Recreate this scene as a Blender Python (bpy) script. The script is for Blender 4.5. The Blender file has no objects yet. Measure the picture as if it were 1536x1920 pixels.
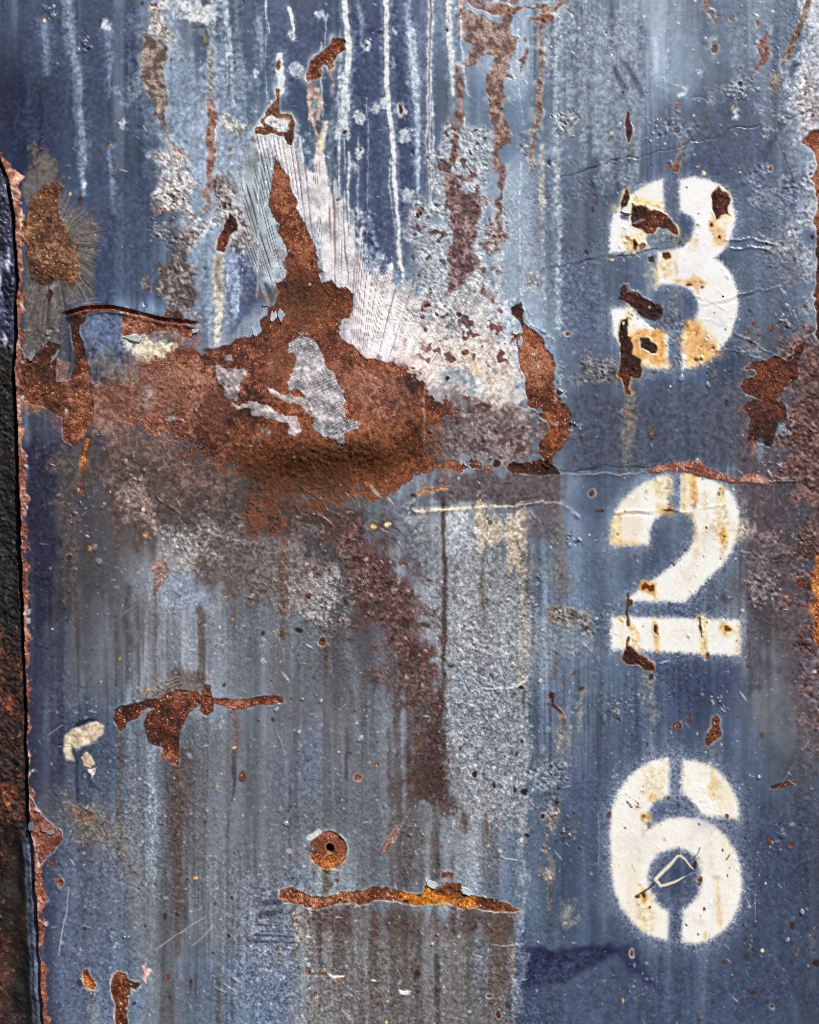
import bpy, math, numpy as np

# ------------------------------------------------------------------ scene, camera, sky, sun
scene = bpy.context.scene
U = 0.0005                      # one unit of the layout below (1/1536 of the frame width) in metres
CZ = 1.10                       # height of the frame centre above the ground
cam_d = bpy.data.cameras.new('camera')
cam = bpy.data.objects.new('camera', cam_d)
scene.collection.objects.link(cam)
cam.location = (0, -1.30, CZ)
cam.rotation_euler = (math.radians(90), 0, 0)
cam_d.sensor_fit = 'VERTICAL'
cam_d.sensor_height = 24
cam_d.lens = 24 * 1.30 / 0.96
cam_d.clip_start = 0.01
cam_d.clip_end = 500
scene.camera = cam

SUN = np.array([0.40, -0.60, 0.69]); SUN /= np.linalg.norm(SUN)
world = bpy.data.worlds.new('World'); scene.world = world
world.use_nodes = True
nt = world.node_tree
bg = nt.nodes['Background']
sky = nt.nodes.new('ShaderNodeTexSky')
sky.sky_type = 'NISHITA'; sky.sun_disc = False
sky.sun_elevation = math.asin(SUN[2])
sky.sun_rotation = math.atan2(SUN[0], SUN[1])
nt.links.new(sky.outputs[0], bg.inputs[0])
bg.inputs[1].default_value = 0.07
sun_d = bpy.data.lights.new('sun', 'SUN')
sun_d.energy = 4.2; sun_d.angle = math.radians(0.53); sun_d.color = (1.0, 0.95, 0.88)
sun = bpy.data.objects.new('sun', sun_d)
scene.collection.objects.link(sun)
from mathutils import Vector
sun.rotation_euler = Vector(SUN).to_track_quat('Z', 'Y').to_euler()
sun.location = Vector(SUN) * 3 + Vector((0, 0, CZ))
vs = scene.view_settings
vs.view_transform = 'Standard'; vs.look = 'None'; vs.gamma = 1; vs.exposure = 0.05
scene.cycles.use_denoising = False
scene.cycles.pixel_filter_type = 'BLACKMAN_HARRIS'; scene.cycles.filter_width = 0.9
try: vs.use_curve_mapping = False
except Exception: pass

# ------------------------------------------------------------------ the sheet as a fine grid
STEP = 1.8
def axis(n):
    core = np.arange(-40, n + 40, STEP)
    out, s = [], STEP
    while sum(out) < 560:
        s = min(s * 1.12, 14); out.append(s)
    o = np.cumsum(out)
    return np.concatenate([core[0] - o[::-1], core, core[-1] + o]).astype(np.float32)
xs, ys = axis(1536), axis(1920)
X, Y = np.meshgrid(xs, ys)
HH, WW = X.shape

def _bs(c, s, ph):
    u = (c - c[0]) / s + ph
    i = np.floor(u).astype(np.int32); f = (u - i).astype(np.float32)
    w = [(1 - f) ** 3 / 6, (3 * f ** 3 - 6 * f ** 2 + 4) / 6, (-3 * f ** 3 + 3 * f ** 2 + 3 * f + 1) / 6, f ** 3 / 6]
    return i, w
_cache = {}
def nz(sx, sy, seed):
    """smooth unit-variance noise over the whole sheet, cell size sx by sy"""
    k = (sx, sy, seed)
    if k in _cache: return _cache[k]
    rng = np.random.default_rng(seed * 7919 + int(sx * 13) + int(sy * 31))
    ix, wx = _bs(xs, sx, rng.random()); iy, wy = _bs(ys, sy, rng.random())
    L = rng.standard_normal((iy.max() + 4, ix.max() + 4)).astype(np.float32)
    A = sum(wy[j][:, None] * L[iy + j] for j in range(4))
    N = sum(A[:, ix + j] * wx[j] for j in range(4))
    N = (N / N.std()).astype(np.float32)
    _cache[k] = N
    return N
def fb(sx, sy, seed, octv=3, gain=0.55):
    a, N, t = 1.0, 0, 0
    for o in range(octv):
        N = N + a * nz(sx / 2 ** o, sy / 2 ** o, seed + o); t += a * a; a *= gain
    return N / math.sqrt(t)
def ss(a, b, x):
    t = np.clip((x - a) / (b - a), 0, 1)
    return t * t * (3 - 2 * t)
rngw = np.random.default_rng(5)
W0 = rngw.standard_normal((HH, WW)).astype(np.float32)
G1, G2, G3, G4 = nz(3.4, 3.4, 1), nz(6, 6, 2), nz(14, 14, 3), nz(42, 42, 4)
# ragged-edge displacement
WX = 5.0 * nz(26, 26, 11) + 2.6 * nz(11, 11, 12) + 1.5 * nz(5, 5, 13)
WY = 5.0 * nz(26, 26, 14) + 2.6 * nz(11, 11, 15) + 1.5 * nz(5, 5, 16)

def P(tx, ty, s):
    """points 'x,y x,y ...' measured on a 3.84-times enlargement whose corner is (tx, ty)"""
    return [(tx + float(a.split(',')[0]) / 3.84, ty + float(a.split(',')[1]) / 3.84) for a in s.split()]
def S(s):
    return [tuple(float(v) for v in a.split(',')) for a in s.split()]
def crop(x0, x1, y0, y1):
    a, b = np.searchsorted(xs, [x0, x1]); c, d = np.searchsorted(ys, [y0, y1])
    return (slice(max(c, 0), max(d, c + 1)), slice(max(a, 0), max(b, a + 1)))
def seg_d(px, py, a, b):
    dx, dy = b[0] - a[0], b[1] - a[1]
    t = np.clip(((px - a[0]) * dx + (py - a[1]) * dy) / (dx * dx + dy * dy + 1e-9), 0, 1)
    return np.hypot(px - a[0] - t * dx, py - a[1] - t * dy), t
def poly(pts, rag=1.0, pad=30):
    """signed distance (inside positive) to a polygon, with a ragged outline"""
    q = np.array(pts)
    m = pad + 12 * rag
    sl = crop(q[:, 0].min() - m, q[:, 0].max() + m, q[:, 1].min() - m, q[:, 1].max() + m)
    px = X[sl] + rag * WX[sl]; py = Y[sl] + rag * WY[sl]
    d = np.full(px.shape, 1e9, np.float32); ins = np.zeros(px.shape, bool)
    for i in range(len(pts)):
        a, b = pts[i], pts[(i + 1) % len(pts)]
        d = np.minimum(d, seg_d(px, py, a, b)[0])
        c = ((a[1] > py) != (b[1] > py))
        xi = (b[0] - a[0]) * (py - a[1]) / ((b[1] - a[1]) or 1e-9) + a[0]
        ins ^= c & (px < xi)
    return sl, np.where(ins, d, -d)
def stroke(pts, w, rag=0.3, pad=25):
    """signed distance to a line of the given width(s)"""
    q = np.array(pts); ws = w if isinstance(w, (list, tuple)) else [w] * len(pts)
    m = pad + 12 * rag + max(ws)
    sl = crop(q[:, 0].min() - m, q[:, 0].max() + m, q[:, 1].min() - m, q[:, 1].max() + m)
    px = X[sl] + rag * WX[sl]; py = Y[sl] + rag * WY[sl]
    best = np.full(px.shape, -1e9, np.float32)
    for i in range(len(pts) - 1):
        d, t = seg_d(px, py, pts[i], pts[i + 1])
        best = np.maximum(best, (ws[i] + (ws[i + 1] - ws[i]) * t) / 2 - d)
    return sl, best
def blob(x, y, rx, ry=None, rag=0.5, ang=0, pad=20):
    ry = ry or rx; m = pad + max(rx, ry) * 1.5 + 12 * rag
    sl = crop(x - m, x + m, y - m, y + m)
    px = X[sl] + rag * WX[sl] - x; py = Y[sl] + rag * WY[sl] - y
    c, s = math.cos(ang), math.sin(ang)
    u, v = (px * c + py * s) / rx, (-px * s + py * c) / ry
    return sl, (1 - np.hypot(u, v)) * min(rx, ry)

C = np.zeros((HH, WW, 3), np.float32)      # surface colour, as display values
Z = np.zeros((HH, WW), np.float32)         # relief towards the viewer, layout units
RU = np.zeros((HH, WW), np.float32)        # how rusty (matte, grainy)
ID = np.zeros((HH, WW), np.int16)          # which part a point belongs to
PARTS = {0: ('painted_skin', None, None)}
def new_id(name, label=None, parent=None):
    k = len(PARTS); PARTS[k] = (name, label, parent); return k
def mix(sl, a, col):
    col = np.asarray(col, np.float32)
    C[sl] += (col - C[sl]) * np.clip(a, 0, 1)[..., None]

# ------------------------------------------------------------------ base paint: faded blue over grey, streaked
PAL = dict(N=(42, 52, 82), B=(68, 84, 114), b=(98, 117, 145), L=(142, 160, 184), W=(196, 204, 214), G=(106, 112, 124),
           g=(140, 148, 162), D=(82, 78, 86), R=(98, 82, 76), P=(50, 52, 78), M=(150, 135, 140), K=(40, 40, 66), s=(84, 100, 126), T=(64, 66, 84))
rows = ['BBLsBBbLbLbb', 'NBbbBBsbbbsb', 'NBbLbBbLbsBs', 'BBbLLBLLssBs', 'TBbLbbLLssBs', 'TTMMMMMLsBBT', 'PTDDDDDDsBsT', 'PDDDDGgGbsGD',
        'PDgGDDgGbBsD', 'PGgGGDggbBsG', 'PsGGGGgbsBBG', 'PsGGGGgbsBBs', 'DGGGgGgbBBBB', 'PbGGgGgbBBBB', 'PbGbgDGBBBBB']
small = np.array([[PAL[c] for c in r] for r in rows], np.float32)
def up(g, n):
    k = np.pad(g, ((2, 2), (2, 2), (0, 0)), mode='edge')
    wobx, woby = 22 * nz(70, 150, 21), 30 * nz(60, 160, 22)
    u = np.clip((X + wobx) / 128 - 0.5 + 2, 0.01, k.shape[1] - 1.02); v = np.clip((Y + woby) / 128 - 0.5 + 2, 0.01, k.shape[0] - 1.02)
    i, j = u.astype(int), v.astype(int)
    fx, fy = ss(0.1, 0.9, u - i)[..., None], ss(0.1, 0.9, v - j)[..., None]
    return (k[j, i] * (1 - fx) + k[j, i + 1] * fx) * (1 - fy) + (k[j + 1, i] * (1 - fx) + k[j + 1, i + 1] * fx) * fy
C[:] = up(small, 128)
lowY = ss(900, 1150, Y)
st = 0.5 * nz(10, 300, 31) + 0.5 * nz(30, 420, 32) + (0.55 * nz(3.6, 110, 33) + .4 * nz(2.4, 46, 30)) * np.clip(.5 + .8 * nz(110, 160, 29), 0, 1.8)
C *= (1 + 0.075 * st + 0.03 * fb(60, 150, 34, 3))[..., None]
# pale runs where water came down, browner ones lower on the sheet
pale = ss(0.7, 2.2, nz(16, 420, 35) + 0.5 * nz(6, 160, 36)) * (1 - 0.55 * lowY)
mix(np.s_[:], 0.32 * pale, (168, 184, 204))
brn = ss(0.6, 2.0, nz(15, 330, 37) + 0.5 * nz(5, 140, 38)) * lowY * ss(1120, 950, X)
mix(np.s_[:], 0.5 * brn, (84, 78, 80))
nav = ss(0.6, 2.0, nz(24, 300, 39) + 0.4 * fb(50, 70, 40, 2)) * (ss(1000, 1100, X) * 0.7 + (1 - lowY) * 0.35)
mix(np.s_[:], 0.5 * nav, (58, 71, 102))
mott = fb(26, 60, 41, 4)
mix(np.s_[:], 0.16 * ss(0.7, 2.2, mott), (150, 164, 182))
C *= (1 + 0.015 * G1 + 0.02 * G2)[..., None]
Z += 0.05 * G2 + 0.10 * nz(22, 22, 42)

def stain_or_shade(shape, col, a, soft=14, tex=0.35, streak=0.0):
    sl, d = shape
    n = tex * (0.38 * G3[sl] + 0.36 * G2[sl] + 0.4 * G4[sl] + 0.42 * G1[sl] + .25 * W0[sl]) + streak * (nz(6, 160, 51)[sl] + 0.6 * nz(16, 300, 52)[sl])
    k = ss(-soft, soft, d + soft * n) * a
    cc = np.asarray(col, np.float32) * (1 + 0.10 * G1[sl] + 0.05 * W0[sl])[..., None]
    mix(sl, k, cc)
    return sl, k
def bump_zone(shape, amp, soft=12, scale=7, crust=True):
    sl, d = shape
    k = ss(-soft, soft, d + soft * 0.6 * G3[sl])
    scale = scale * .78
    n = np.abs(nz(scale, scale, 61)[sl]) * 0.62 + 0.55 * nz(scale * 0.5, scale * 0.5, 62)[sl] if crust else nz(scale, scale, 63)[sl]
    Z[sl] += .5 * amp * k * n
    return sl, k, n

# large soft tints of the paint, and the painted shading of one hollow ---------------------------------------------------------------
stain_or_shade(blob(10, 225, 75, 85), (26, 30, 60), 0.85, 55, .3)  # shading of the hollow here, painted as a dark smudge
stain_or_shade(poly(S('-60,120 60,60 90,260 40,300 -60,300')), (40, 46, 78), .5, 40, .3)
stain_or_shade(poly(S('300,0 405,0 408,55 372,38 335,22 300,18'), 1.2), (206, 212, 216), 0.9, 10, .5)
stain_or_shade(poly(S('255,0 320,0 330,90 420,130 400,330 300,330 268,160')), (150, 168, 196), 0.45, 30, .5, .5)
stain_or_shade(poly(S('380,120 430,20 470,180 500,330 470,560 380,600 350,300')), (156, 174, 198), 0.45, 30, .5, .5)
stain_or_shade(poly(S('640,0 790,0 800,450 720,520 660,420 650,200')), (64, 77, 118), 0.72, 25, .3, .4)
stain_or_shade(poly(S('470,10 630,10 600,120 560,190 500,150')), (74, 86, 122), 0.5, 25, .3, .3)
stain_or_shade(poly(S('50,0 260,0 260,330 190,560 170,420 120,290 50,260')), (62, 76, 106), 0.5, 34, .3, .5)
stain_or_shade(poly(S('180,280 290,340 300,560 175,570')), (58, 71, 106), 0.6, 18, .3, .2)
stain_or_shade(poly(S('420,420 470,450 510,560 440,620 415,560')), (68, 82, 124), 0.8, 12, .3, .2)
stain_or_shade(poly(S('1040,15 1200,10 1230,180 1150,330 1050,200')), (140, 156, 174), 0.7, 40, .4, .5)
stain_or_shade(poly(S('1490,-20 1700,-20 1700,250 1500,260 1480,170 1510,60')), (196, 202, 216), 0.85, 14, .6)
stain_or_shade(poly(S('1465,120 1540,150 1540,420 1490,420 1480,260')), (170, 178, 196), 0.6, 16, .8)
stain_or_shade(poly(S('1230,210 1420,150 1470,330 1420,560 1390,420 1270,300')), (62, 76, 108), 0.5, 34, .4, .3)
stain_or_shade(poly(S('1030,480 1130,480 1150,640 1110,700 1040,660')), (96, 112, 146), 0.6, 20, .3, .4)
stain_or_shade(poly(S('1070,740 1400,720 1400,880 1060,890')), (70, 77, 98), 0.8, 20, .3, .25)
stain_or_shade(poly(S('1390,720 1560,640 1700,800 1700,1500 1540,1420 1490,1280 1420,1180 1390,1100 1410,980 1380,860')), (86, 72, 80), 0.85, 22, .6, .2)
stain_or_shade(poly(S('1440,880 1530,860 1530,1060 1440,1060')), (70, 64, 76), 0.5, 25, .6, .2)
stain_or_shade(poly(S('1460,1420 1540,1400 1640,1800 1640,2000 1530,1920 1510,1600')), (62, 62, 78), 0.55, 26, .4, .3)
stain_or_shade(poly(S('1390,1040 1450,1080 1440,1250 1400,1300 1385,1200')), (64, 62, 74), 0.65, 18, .5, .4)
stain_or_shade(poly(S('1210,1240 1390,1240 1400,1330 1240,1340')), (50, 62, 100), 0.55, 34, .4, .3)
stain_or_shade(poly(S('1060,1440 1130,1440 1150,1530 1060,1530')), (66, 82, 120), 0.45, 24, .3)
stain_or_shade(poly(S('970,1780 1060,1774 1140,1768 1172,1785 1130,1800 1060,1845 985,1850'), .5), (38, 42, 78), 0.9, 7, .35)
stain_or_shade(poly(S('985,1800 1200,1780 1460,1850 1460,1960 990,1960')), (66, 82, 116), 0.45, 30, .3)
stain_or_shade(poly(S('1180,1760 1230,1830 1250,1860 1190,1830 1140,1790')), (36, 42, 84), 0.6, 8, .8)
stain_or_shade(poly(S('1400,1500 1530,1520 1540,1900 1380,1900 1390,1650')), (58, 70, 100), 0.5, 32, .3, .4)
stain_or_shade(poly(S('50,840 110,830 112,1120 70,1200 55,1180')), (40, 38, 62), 0.92, 14, .2, .5)
stain_or_shade(poly(S('55,1160 130,1160 130,1480 70,1480')), (56, 60, 84), 0.75, 24, .2, .5)
stain_or_shade(poly(S('130,1320 210,1360 215,1500 130,1510')), (76, 87, 118), 0.6, 22, .2, .2)
stain_or_shade(poly(S('95,1560 220,1600 215,1890 95,1900')), (86, 96, 124), 0.6, 26, .2, .3)
stain_or_shade(poly(S('300,1080 400,1070 395,1140 300,1150')), (140, 152, 178), 0.75, 12, .5, .6)
stain_or_shade(poly(S('430,1640 560,1620 570,1900 460,1900')), (112, 122, 144), 0.6, 25, .2, .3)
stain_or_shade(poly(S('480,1830 545,1830 545,1930 480,1930')), (104, 122, 158), 0.6, 18, .2, .2)
stain_or_shade(poly(S('520,1380 600,1360 610,1500 520,1520')), (108, 122, 152), 0.5, 25, .3, .3)
# brown grime below the dent and down the middle ----------------------------------------------
stain_or_shade(poly(S('110,800 200,820 300,830 380,860 470,900 500,960 560,990 640,1010 560,1150 440,1110 400,1080 320,1040 240,1020 190,950 110,900')), (86, 70, 68), 0.9, 26, .7, .35)
stain_or_shade(poly(S('480,930 600,950 690,980 760,1050 790,1180 840,1270 830,1330 850,1460 830,1520 760,1480 770,1330 700,1180 640,1060 560,1000 500,980')), (84, 60, 57), 0.92, 24, .9, .3)
stain_or_shade(poly(S('695,930 800,925 835,1000 830,1130 770,1090 720,1000')), (92, 97, 112), .75, 22, .4, .4)
stain_or_shade(poly(S('180,820 330,845 430,880 480,905 500,965 430,985 330,950 240,900 190,870')), (70, 56, 52), .8, 22, .9, .35)
stain_or_shade(poly(S('470,925 560,945 650,950 730,985 700,1010 620,1000 540,1000 480,985')), (70, 53, 48), .85, 14, .9)
for q_ in range(46):
    u_ = q_ / 45; x_, y_ = 490 + 250 * u_ + 14 * math.sin(q_ * 7.1), 945 + 75 * u_ ** 1.6 + 26 * math.sin(q_ * 4.7)
    stain_or_shade(stroke([(x_, y_), (x_ + 18, y_ + 9), (x_ + 34 + 10 * math.sin(q_), y_ + 24)], [1, 2.6, 1], .5), (48, 36, 33) if q_ % 3 else (150, 126, 112), .6, 1.3, .3)
stain_or_shade(poly(S('640,990 710,1000 770,1080 800,1200 835,1290 800,1310 740,1200 690,1100')), (88, 54, 50), .75, 22, 1.0, .2)
stain_or_shade(poly(S('740,1240 800,1260 835,1300 840,1440 800,1480 770,1400')), (68, 50, 47), .65, 22, .9, .3)
stain_or_shade(poly(S('680,1130 740,1140 800,1260 830,1400 830,1500 780,1490 750,1300')), (80, 56, 54), 0.7, 30, .9, .4)
stain_or_shade(poly(S('740,1220 830,1260 830,1620 720,1680 720,1400')), (92, 82, 84), 0.7, 32, .5, .8)
stain_or_shade(poly(S('760,1405 842,1430 850,1490 890,1530 870,1560 820,1520 765,1500')), (72, 52, 48), 0.75, 12, .8)
stain_or_shade(poly(S('570,1710 960,1710 965,1930 960,2200 590,2200 585,1900')), (118, 113, 113), 0.75, 16, .2, 1.0)
stain_or_shade(poly(S('545,1700 965,1705 965,1740 940,1765 760,1760 560,1740')), (100, 78, 76), 0.8, 12, .5, .5)
sb_, kb_ = poly(S('572,1705 962,1708 966,1930 962,2300 590,2300 586,1900'), .3)
kb_ = ss(-8, 12, kb_) * ss(2000, 1720, Y[sb_]).clip(.45, 1); mix(sb_, kb_ * .55 * ss(0., 1.5, nz(11, 260, 141)[sb_] + .5 * nz(4, 120, 142)[sb_]), (84, 72, 66)); mix(sb_, kb_ * .6 * ss(.2, 1.5, nz(22, 300, 143)[sb_] + .5 * nz(6, 110, 144)[sb_]), (128, 130, 138))
sb_, kb_ = poly(S('95,1120 760,1150 760,1700 560,1700 100,1720'), 1.5); kb_ = ss(-40, 40, kb_)
mix(sb_, kb_ * .34 * ss(.1, 1.7, nz(13, 240, 145)[sb_] + .6 * nz(5, 110, 146)[sb_]), (80, 74, 76)); mix(sb_, kb_ * .28 * ss(.3, 1.6, nz(17, 260, 147)[sb_] + .5 * nz(5, 90, 148)[sb_]), (136, 146, 166))
stain_or_shade(poly(S('970,1310 990,1310 980,1900 968,1900')), (150, 160, 178), 0.55, 8, .2)
stain_or_shade(poly(S('780,960 980,950 982,1150 985,1560 850,1560 835,1300 800,1200')), (148, 151, 158), 0.75, 22, .5, .4)
stain_or_shade(poly(S('830,1250 980,1260 975,1480 860,1450')), (134, 141, 155), 0.7, 25, .4, .2)
stain_or_shade(poly(S('800,880 1055,880 1050,950 800,945')), (94, 80, 84), 0.92, 8, .5, .4)
stain_or_shade(poly(S('980,930 1050,950 1045,1010 985,1015')), (98, 84, 90), 0.7, 12, .5, .4)
stain_or_shade(poly(S('890,955 985,955 983,1060 895,1030')), (206, 182, 152), 0.62, 14, .8, .9)
stain_or_shade(poly(S('835,965 890,960 890,1030 840,1030')), (190, 198, 210), 0.6, 12, .5, .4)
stain_or_shade(stroke(S('832,930 833,1050 832,1200 828,1310 825,1360'), [6, 8, 8, 7, 4]), (74, 58, 58), 0.85, 3, .5)
stain_or_shade(stroke(S('905,1050 908,1170'), [6, 6]), (92, 80, 74), 0.6, 5, .5)
stain_or_shade(stroke(S('982,960 984,1200 975,1290'), [12, 10, 6]), (196, 170, 140), 0.4, 6, .6)
stain_or_shade(stroke(S('990,1060 1050,1080'), 40), (140, 136, 128), 0.3, 20, .7)
stain_or_shade(stroke(S('1048,960 1055,1100 1040,1160'), [14, 18, 10]), (104, 100, 104), 0.7, 8, .6)
stain_or_shade(stroke(S('1040,1215 1040,1270'), [12, 12]), (84, 80, 86), 0.6, 6, .5)
stain_or_shade(poly(S('1000,1140 1110,1160 1110,1240 1000,1230')), (132, 138, 146), 0.5, 22, .5)
stain_or_shade(poly(S('480,980 560,1000 610,1060 640,1100 610,1170 540,1150 490,1100')), (150, 144, 148), 0.4, 26, .9, .3)
stain_or_shade(poly(S('540,1090 620,1070 640,1110 600,1160 550,1140')), (186, 178, 180), 0.55, 16, .9)
stain_or_shade(poly(S('390,960 470,980 540,1090 480,1130 400,1090 340,1010')), (104, 90, 86), 0.7, 20, .9)
stain_or_shade(poly(S('220,900 280,930 290,970 240,960')), (150, 120, 112), 0.4, 14, 1.2)
stain_or_shade(poly(S('290,990 380,980 400,1040 330,1060')), (150, 150, 156), 0.45, 18, 1.2)
stain_or_shade(poly(S('200,830 380,860 420,930 300,940 210,900')), (104, 78, 72), 0.55, 24, 1.0, .3)
stain_or_shade(poly(S('570,1010 590,1000 640,1040 650,1070 600,1060')), (66, 62, 64), 0.85, 6, .6)
stain_or_shade(stroke(S('528,1000 530,1100 532,1150'), [6, 7, 4]), (122, 66, 54), 0.65, 4, .7)
# streaks on the left half
for x, y0, y1, w, c, a in [(120, 790, 1130, 18, (84, 72, 66), .8), (140, 880, 1180, 12, (86, 76, 72), .7), (165, 1000, 1150, 10, (80, 74, 76), .6), (215, 1150, 1300, 12, (78, 76, 82), .6),
        (240, 1100, 1290, 14, (74, 72, 78), .75), (262, 1130, 1320, 12, (76, 74, 80), .65), (292, 1060, 1290, 9, (96, 78, 72), .7), (372, 1140, 1300, 14, (84, 74, 74), .8), (400, 1160, 1300, 12, (116, 128, 152), .5),
        (222, 1370, 1690, 14, (96, 90, 88), .75), (245, 1380, 1580, 16, (110, 114, 120), .6), (285, 1400, 1660, 14, (150, 164, 184), .5), (340, 1410, 1700, 46, (96, 76, 74), .85), (330, 1500, 1780, 30, (92, 80, 78), .7),
        (440, 1330, 1420, 14, (110, 84, 80), .6), (437, 1410, 1500, 7, (70, 62, 62), .7), (655, 1240, 1420, 10, (84, 76, 78), .5), (650, 1370, 1460, 5, (64, 56, 58), .5), (700, 1250, 1330, 9, (66, 54, 54), .6), (607, 1200, 1260, 8, (84, 60, 56), .6), (730, 1370, 1600, 12, (84, 74, 66), .6),
        (820, 1530, 1640, 9, (72, 66, 70), .6), (870, 1530, 1560, 18, (80, 58, 50), .6), (912, 1525, 1580, 9, (92, 72, 62), .6), (980, 1300, 1340, 8, (100, 76, 62), .6), (1055, 1330, 1420, 18, (150, 140, 122), .6), (1054, 1335, 1375, 7, (92, 72, 60), .7),
        (1048, 1380, 1450, 22, (138, 138, 132), .5), (1090, 1300, 1370, 12, (150, 146, 136), .5), (1015, 1400, 1460, 16, (120, 122, 126), .5), (1220, 1270, 1400, 22, (132, 136, 140), .5), (1210, 1240, 1310, 24, (124, 124, 118), .5), (1335, 1390, 1450, 20, (128, 130, 130), .6), (1325, 1395, 1420, 7, (80, 68, 60), .6),
        (1175, 730, 880, 20, (124, 118, 112), .6), (1180, 260, 300, 10, (120, 116, 106), .6), (1180, 760, 800, 8, (120, 100, 84), .6), (1265, 330, 620, 12, (110, 114, 118), .4), (1270, 270, 345, 14, (118, 112, 104), .6),
        (1030, 1600, 1700, 10, (150, 140, 128), .6), (1032, 1660, 1690, 6, (86, 78, 72), .7), (1065, 1690, 1740, 20, (140, 142, 142), .6), (1075, 1540, 1570, 10, (92, 92, 96), .6), (610, 1630, 1680, 24, (138, 140, 138), .6), (614, 1632, 1645, 6, (90, 82, 72), .6),
        (565, 1710, 1780, 22, (160, 158, 152), .7), (567, 1720, 1770, 8, (84, 78, 70), .6), (600, 1730, 1800, 12, (84, 70, 72), .6), (170, 1850, 1960, 30, (130, 134, 138), .5), (168, 1850, 1890, 9, (92, 82, 74), .6), (315, 1840, 1880, 8, (92, 82, 80), .6), (355, 1830, 1870, 6, (100, 74, 60), .6),
        (780, 1740, 1920, 10, (84, 76, 80), .6), (850, 1740, 1920, 16, (112, 104, 104), .5), (820, 1790, 1930, 7, (72, 66, 72), .7), (930, 1720, 1900, 26, (110, 92, 80), .5), (900, 1740, 1900, 30, (112, 118, 134), .5), (955, 1760, 1860, 12, (150, 132, 118), .5), (1400, 1770, 1800, 6, (70, 66, 70), .5),
        (1380, 60, 200, 20, (132, 146, 164), .5), (1480, 220, 330, 60, (112, 124, 146), .4), (1430, 240, 420, 40, (66, 76, 112), .5), (1345, 260, 330, 50, (66, 78, 112), .5), (1210, 60, 160, 20, (90, 108, 146), .4)]:
    stain_or_shade(stroke([(x, y0), (x + 2, (y0 + y1) / 2), (x, y1)], [w * .7, w, w * .3], .35), c, a, max(3, w * .45), .35, .35)

# scuffs of dark blue touch-up
for pts, w in [('1152,126 1158,145 1170,164', 9), ('1172,120 1185,140 1204,180', 11), ('1468,228 1450,262 1432,300', [16, 12, 4]), ('1484,330 1462,270', 3), ('1486,130 1488,118', 11), ('1490,122 1500,120', 8), ('1482,340 1480,352', 10), ('1118,300 1116,322', 13), ('1110,340 1120,380', 8),
               ('495,1694 525,1690', 9), ('490,1716 525,1708', 10), ('478,1735 540,1737', 2), ('490,1747 545,1745', 2), ('478,1753 548,1757', 4), ('466,1764 560,1768', 4)]:
    stain_or_shade(stroke(S(pts), w, .12), (54, 60, 88), 0.6, 1.3 if not isinstance(w, list) and w < 5 else 3, .4)

# pale drips ------------------------------------------------------------------------------------
def drip(pts, w, col=(204, 210, 216), a=0.85, soft=3.5, core=None):
    a = min(1, a * 1.12); soft = soft * .75; col = tuple(min(236, v * 1.06) for v in col)
    stain_or_shade(stroke(pts, [v * 2.2 for v in (w if isinstance(w, list) else [w] * len(pts))], .22), (150, 166, 190), a * .5, soft * 2.5, .25, .2)
    sl, k = stain_or_shade(stroke(pts, w, .18), col, a, soft * .7, .22)
    Z[sl] += 0.35 * k
    if core: stain_or_shade(stroke(pts, core, .3), (92, 80, 78), .75, 1.5, .5)
t1, t2 = (380, 0), (760, 0)
drip(P(*t1, '1020,0 1040,200 1050,400 1030,600 1020,760 1030,900'), [10, 11, 11, 9, 8, 5])
drip(P(*t1, '1325,0 1320,200 1325,500 1340,800 1370,1050 1380,1250 1400,1536 1420,1900 1440,2080'), [10, 9, 9, 9, 8, 7, 6, 7, 6])
drip(P(*t1, '160,0 190,200 210,500 225,800'), [12, 9, 6, 4], (176, 192, 212), .6, 6)
drip(P(*t1, '410,130 420,300 425,500'), [8, 9, 4], (150, 168, 192), .5, 7)
drip(P(*t1, '555,400 560,500 570,660'), [10, 16, 12], (200, 206, 212), .9, 5)
drip(P(*t1, '620,60 645,110 655,200 655,280'), [6, 7, 4, 3], (206, 212, 218), .9, 2.5)
drip(P(*t1, '1110,0 1150,150 1140,300'), [7, 8, 4], (140, 158, 186), .5, 6)
drip(P(*t1, '1470,0 1500,300 1536,600'), [10, 14, 10], (150, 170, 200), .5, 8)
drip(P(*t2, '40,220 70,500 85,900 90,1400'), [15, 17, 10, 5], (160, 178, 204), .8, 6)
drip(P(*t2, '185,0 180,300 170,700 165,1000 180,1300 190,1536'), [11, 11, 10, 9, 8, 8], (176, 186, 200), .8, 4, 2.6)
drip(P(*t2, '310,0 320,250 335,450 350,680'), [11, 12, 10, 4], (196, 202, 210), .85, 4)
drip(P(*t2, '1085,0 1085,500 1085,1000 1090,1536'), [9, 11, 12, 12], (148, 164, 180), .65, 7)
drip(P(*t2, '410,0 395,130 410,260'), [7, 6, 8], (196, 128, 100), .7, 2.5)
drip(P(*t2, '980,1050 985,1300 1000,1536'), [9, 11, 9], (176, 170, 160), .6, 6)
drip(P(760, 380, '990,0 985,250 1000,500 1010,800'), [9, 9, 11, 7], (150, 156, 160), .6, 6)
drip(P(760, 380, '1110,0 1110,500 1100,900'), [10, 12, 10], (144, 160, 178), .6, 6)
drip(P(760, 380, '680,350 670,550 660,700'), [18, 16, 8], (188, 190, 194), .6, 7)
drip(P(380, 380, '995,0 995,200 990,330'), [9, 8, 4], (206, 200, 184), .9, 3)
drip(P(380, 380, '110,390 115,600 110,900 100,1010'), [16, 18, 16, 10], (196, 190, 176), .85, 6)
stain_or_shade(stroke(P(380, 380, '110,395 112,520 115,640'), [11, 9, 4], .3), (132, 112, 84), .7, 4, .4)
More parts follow.
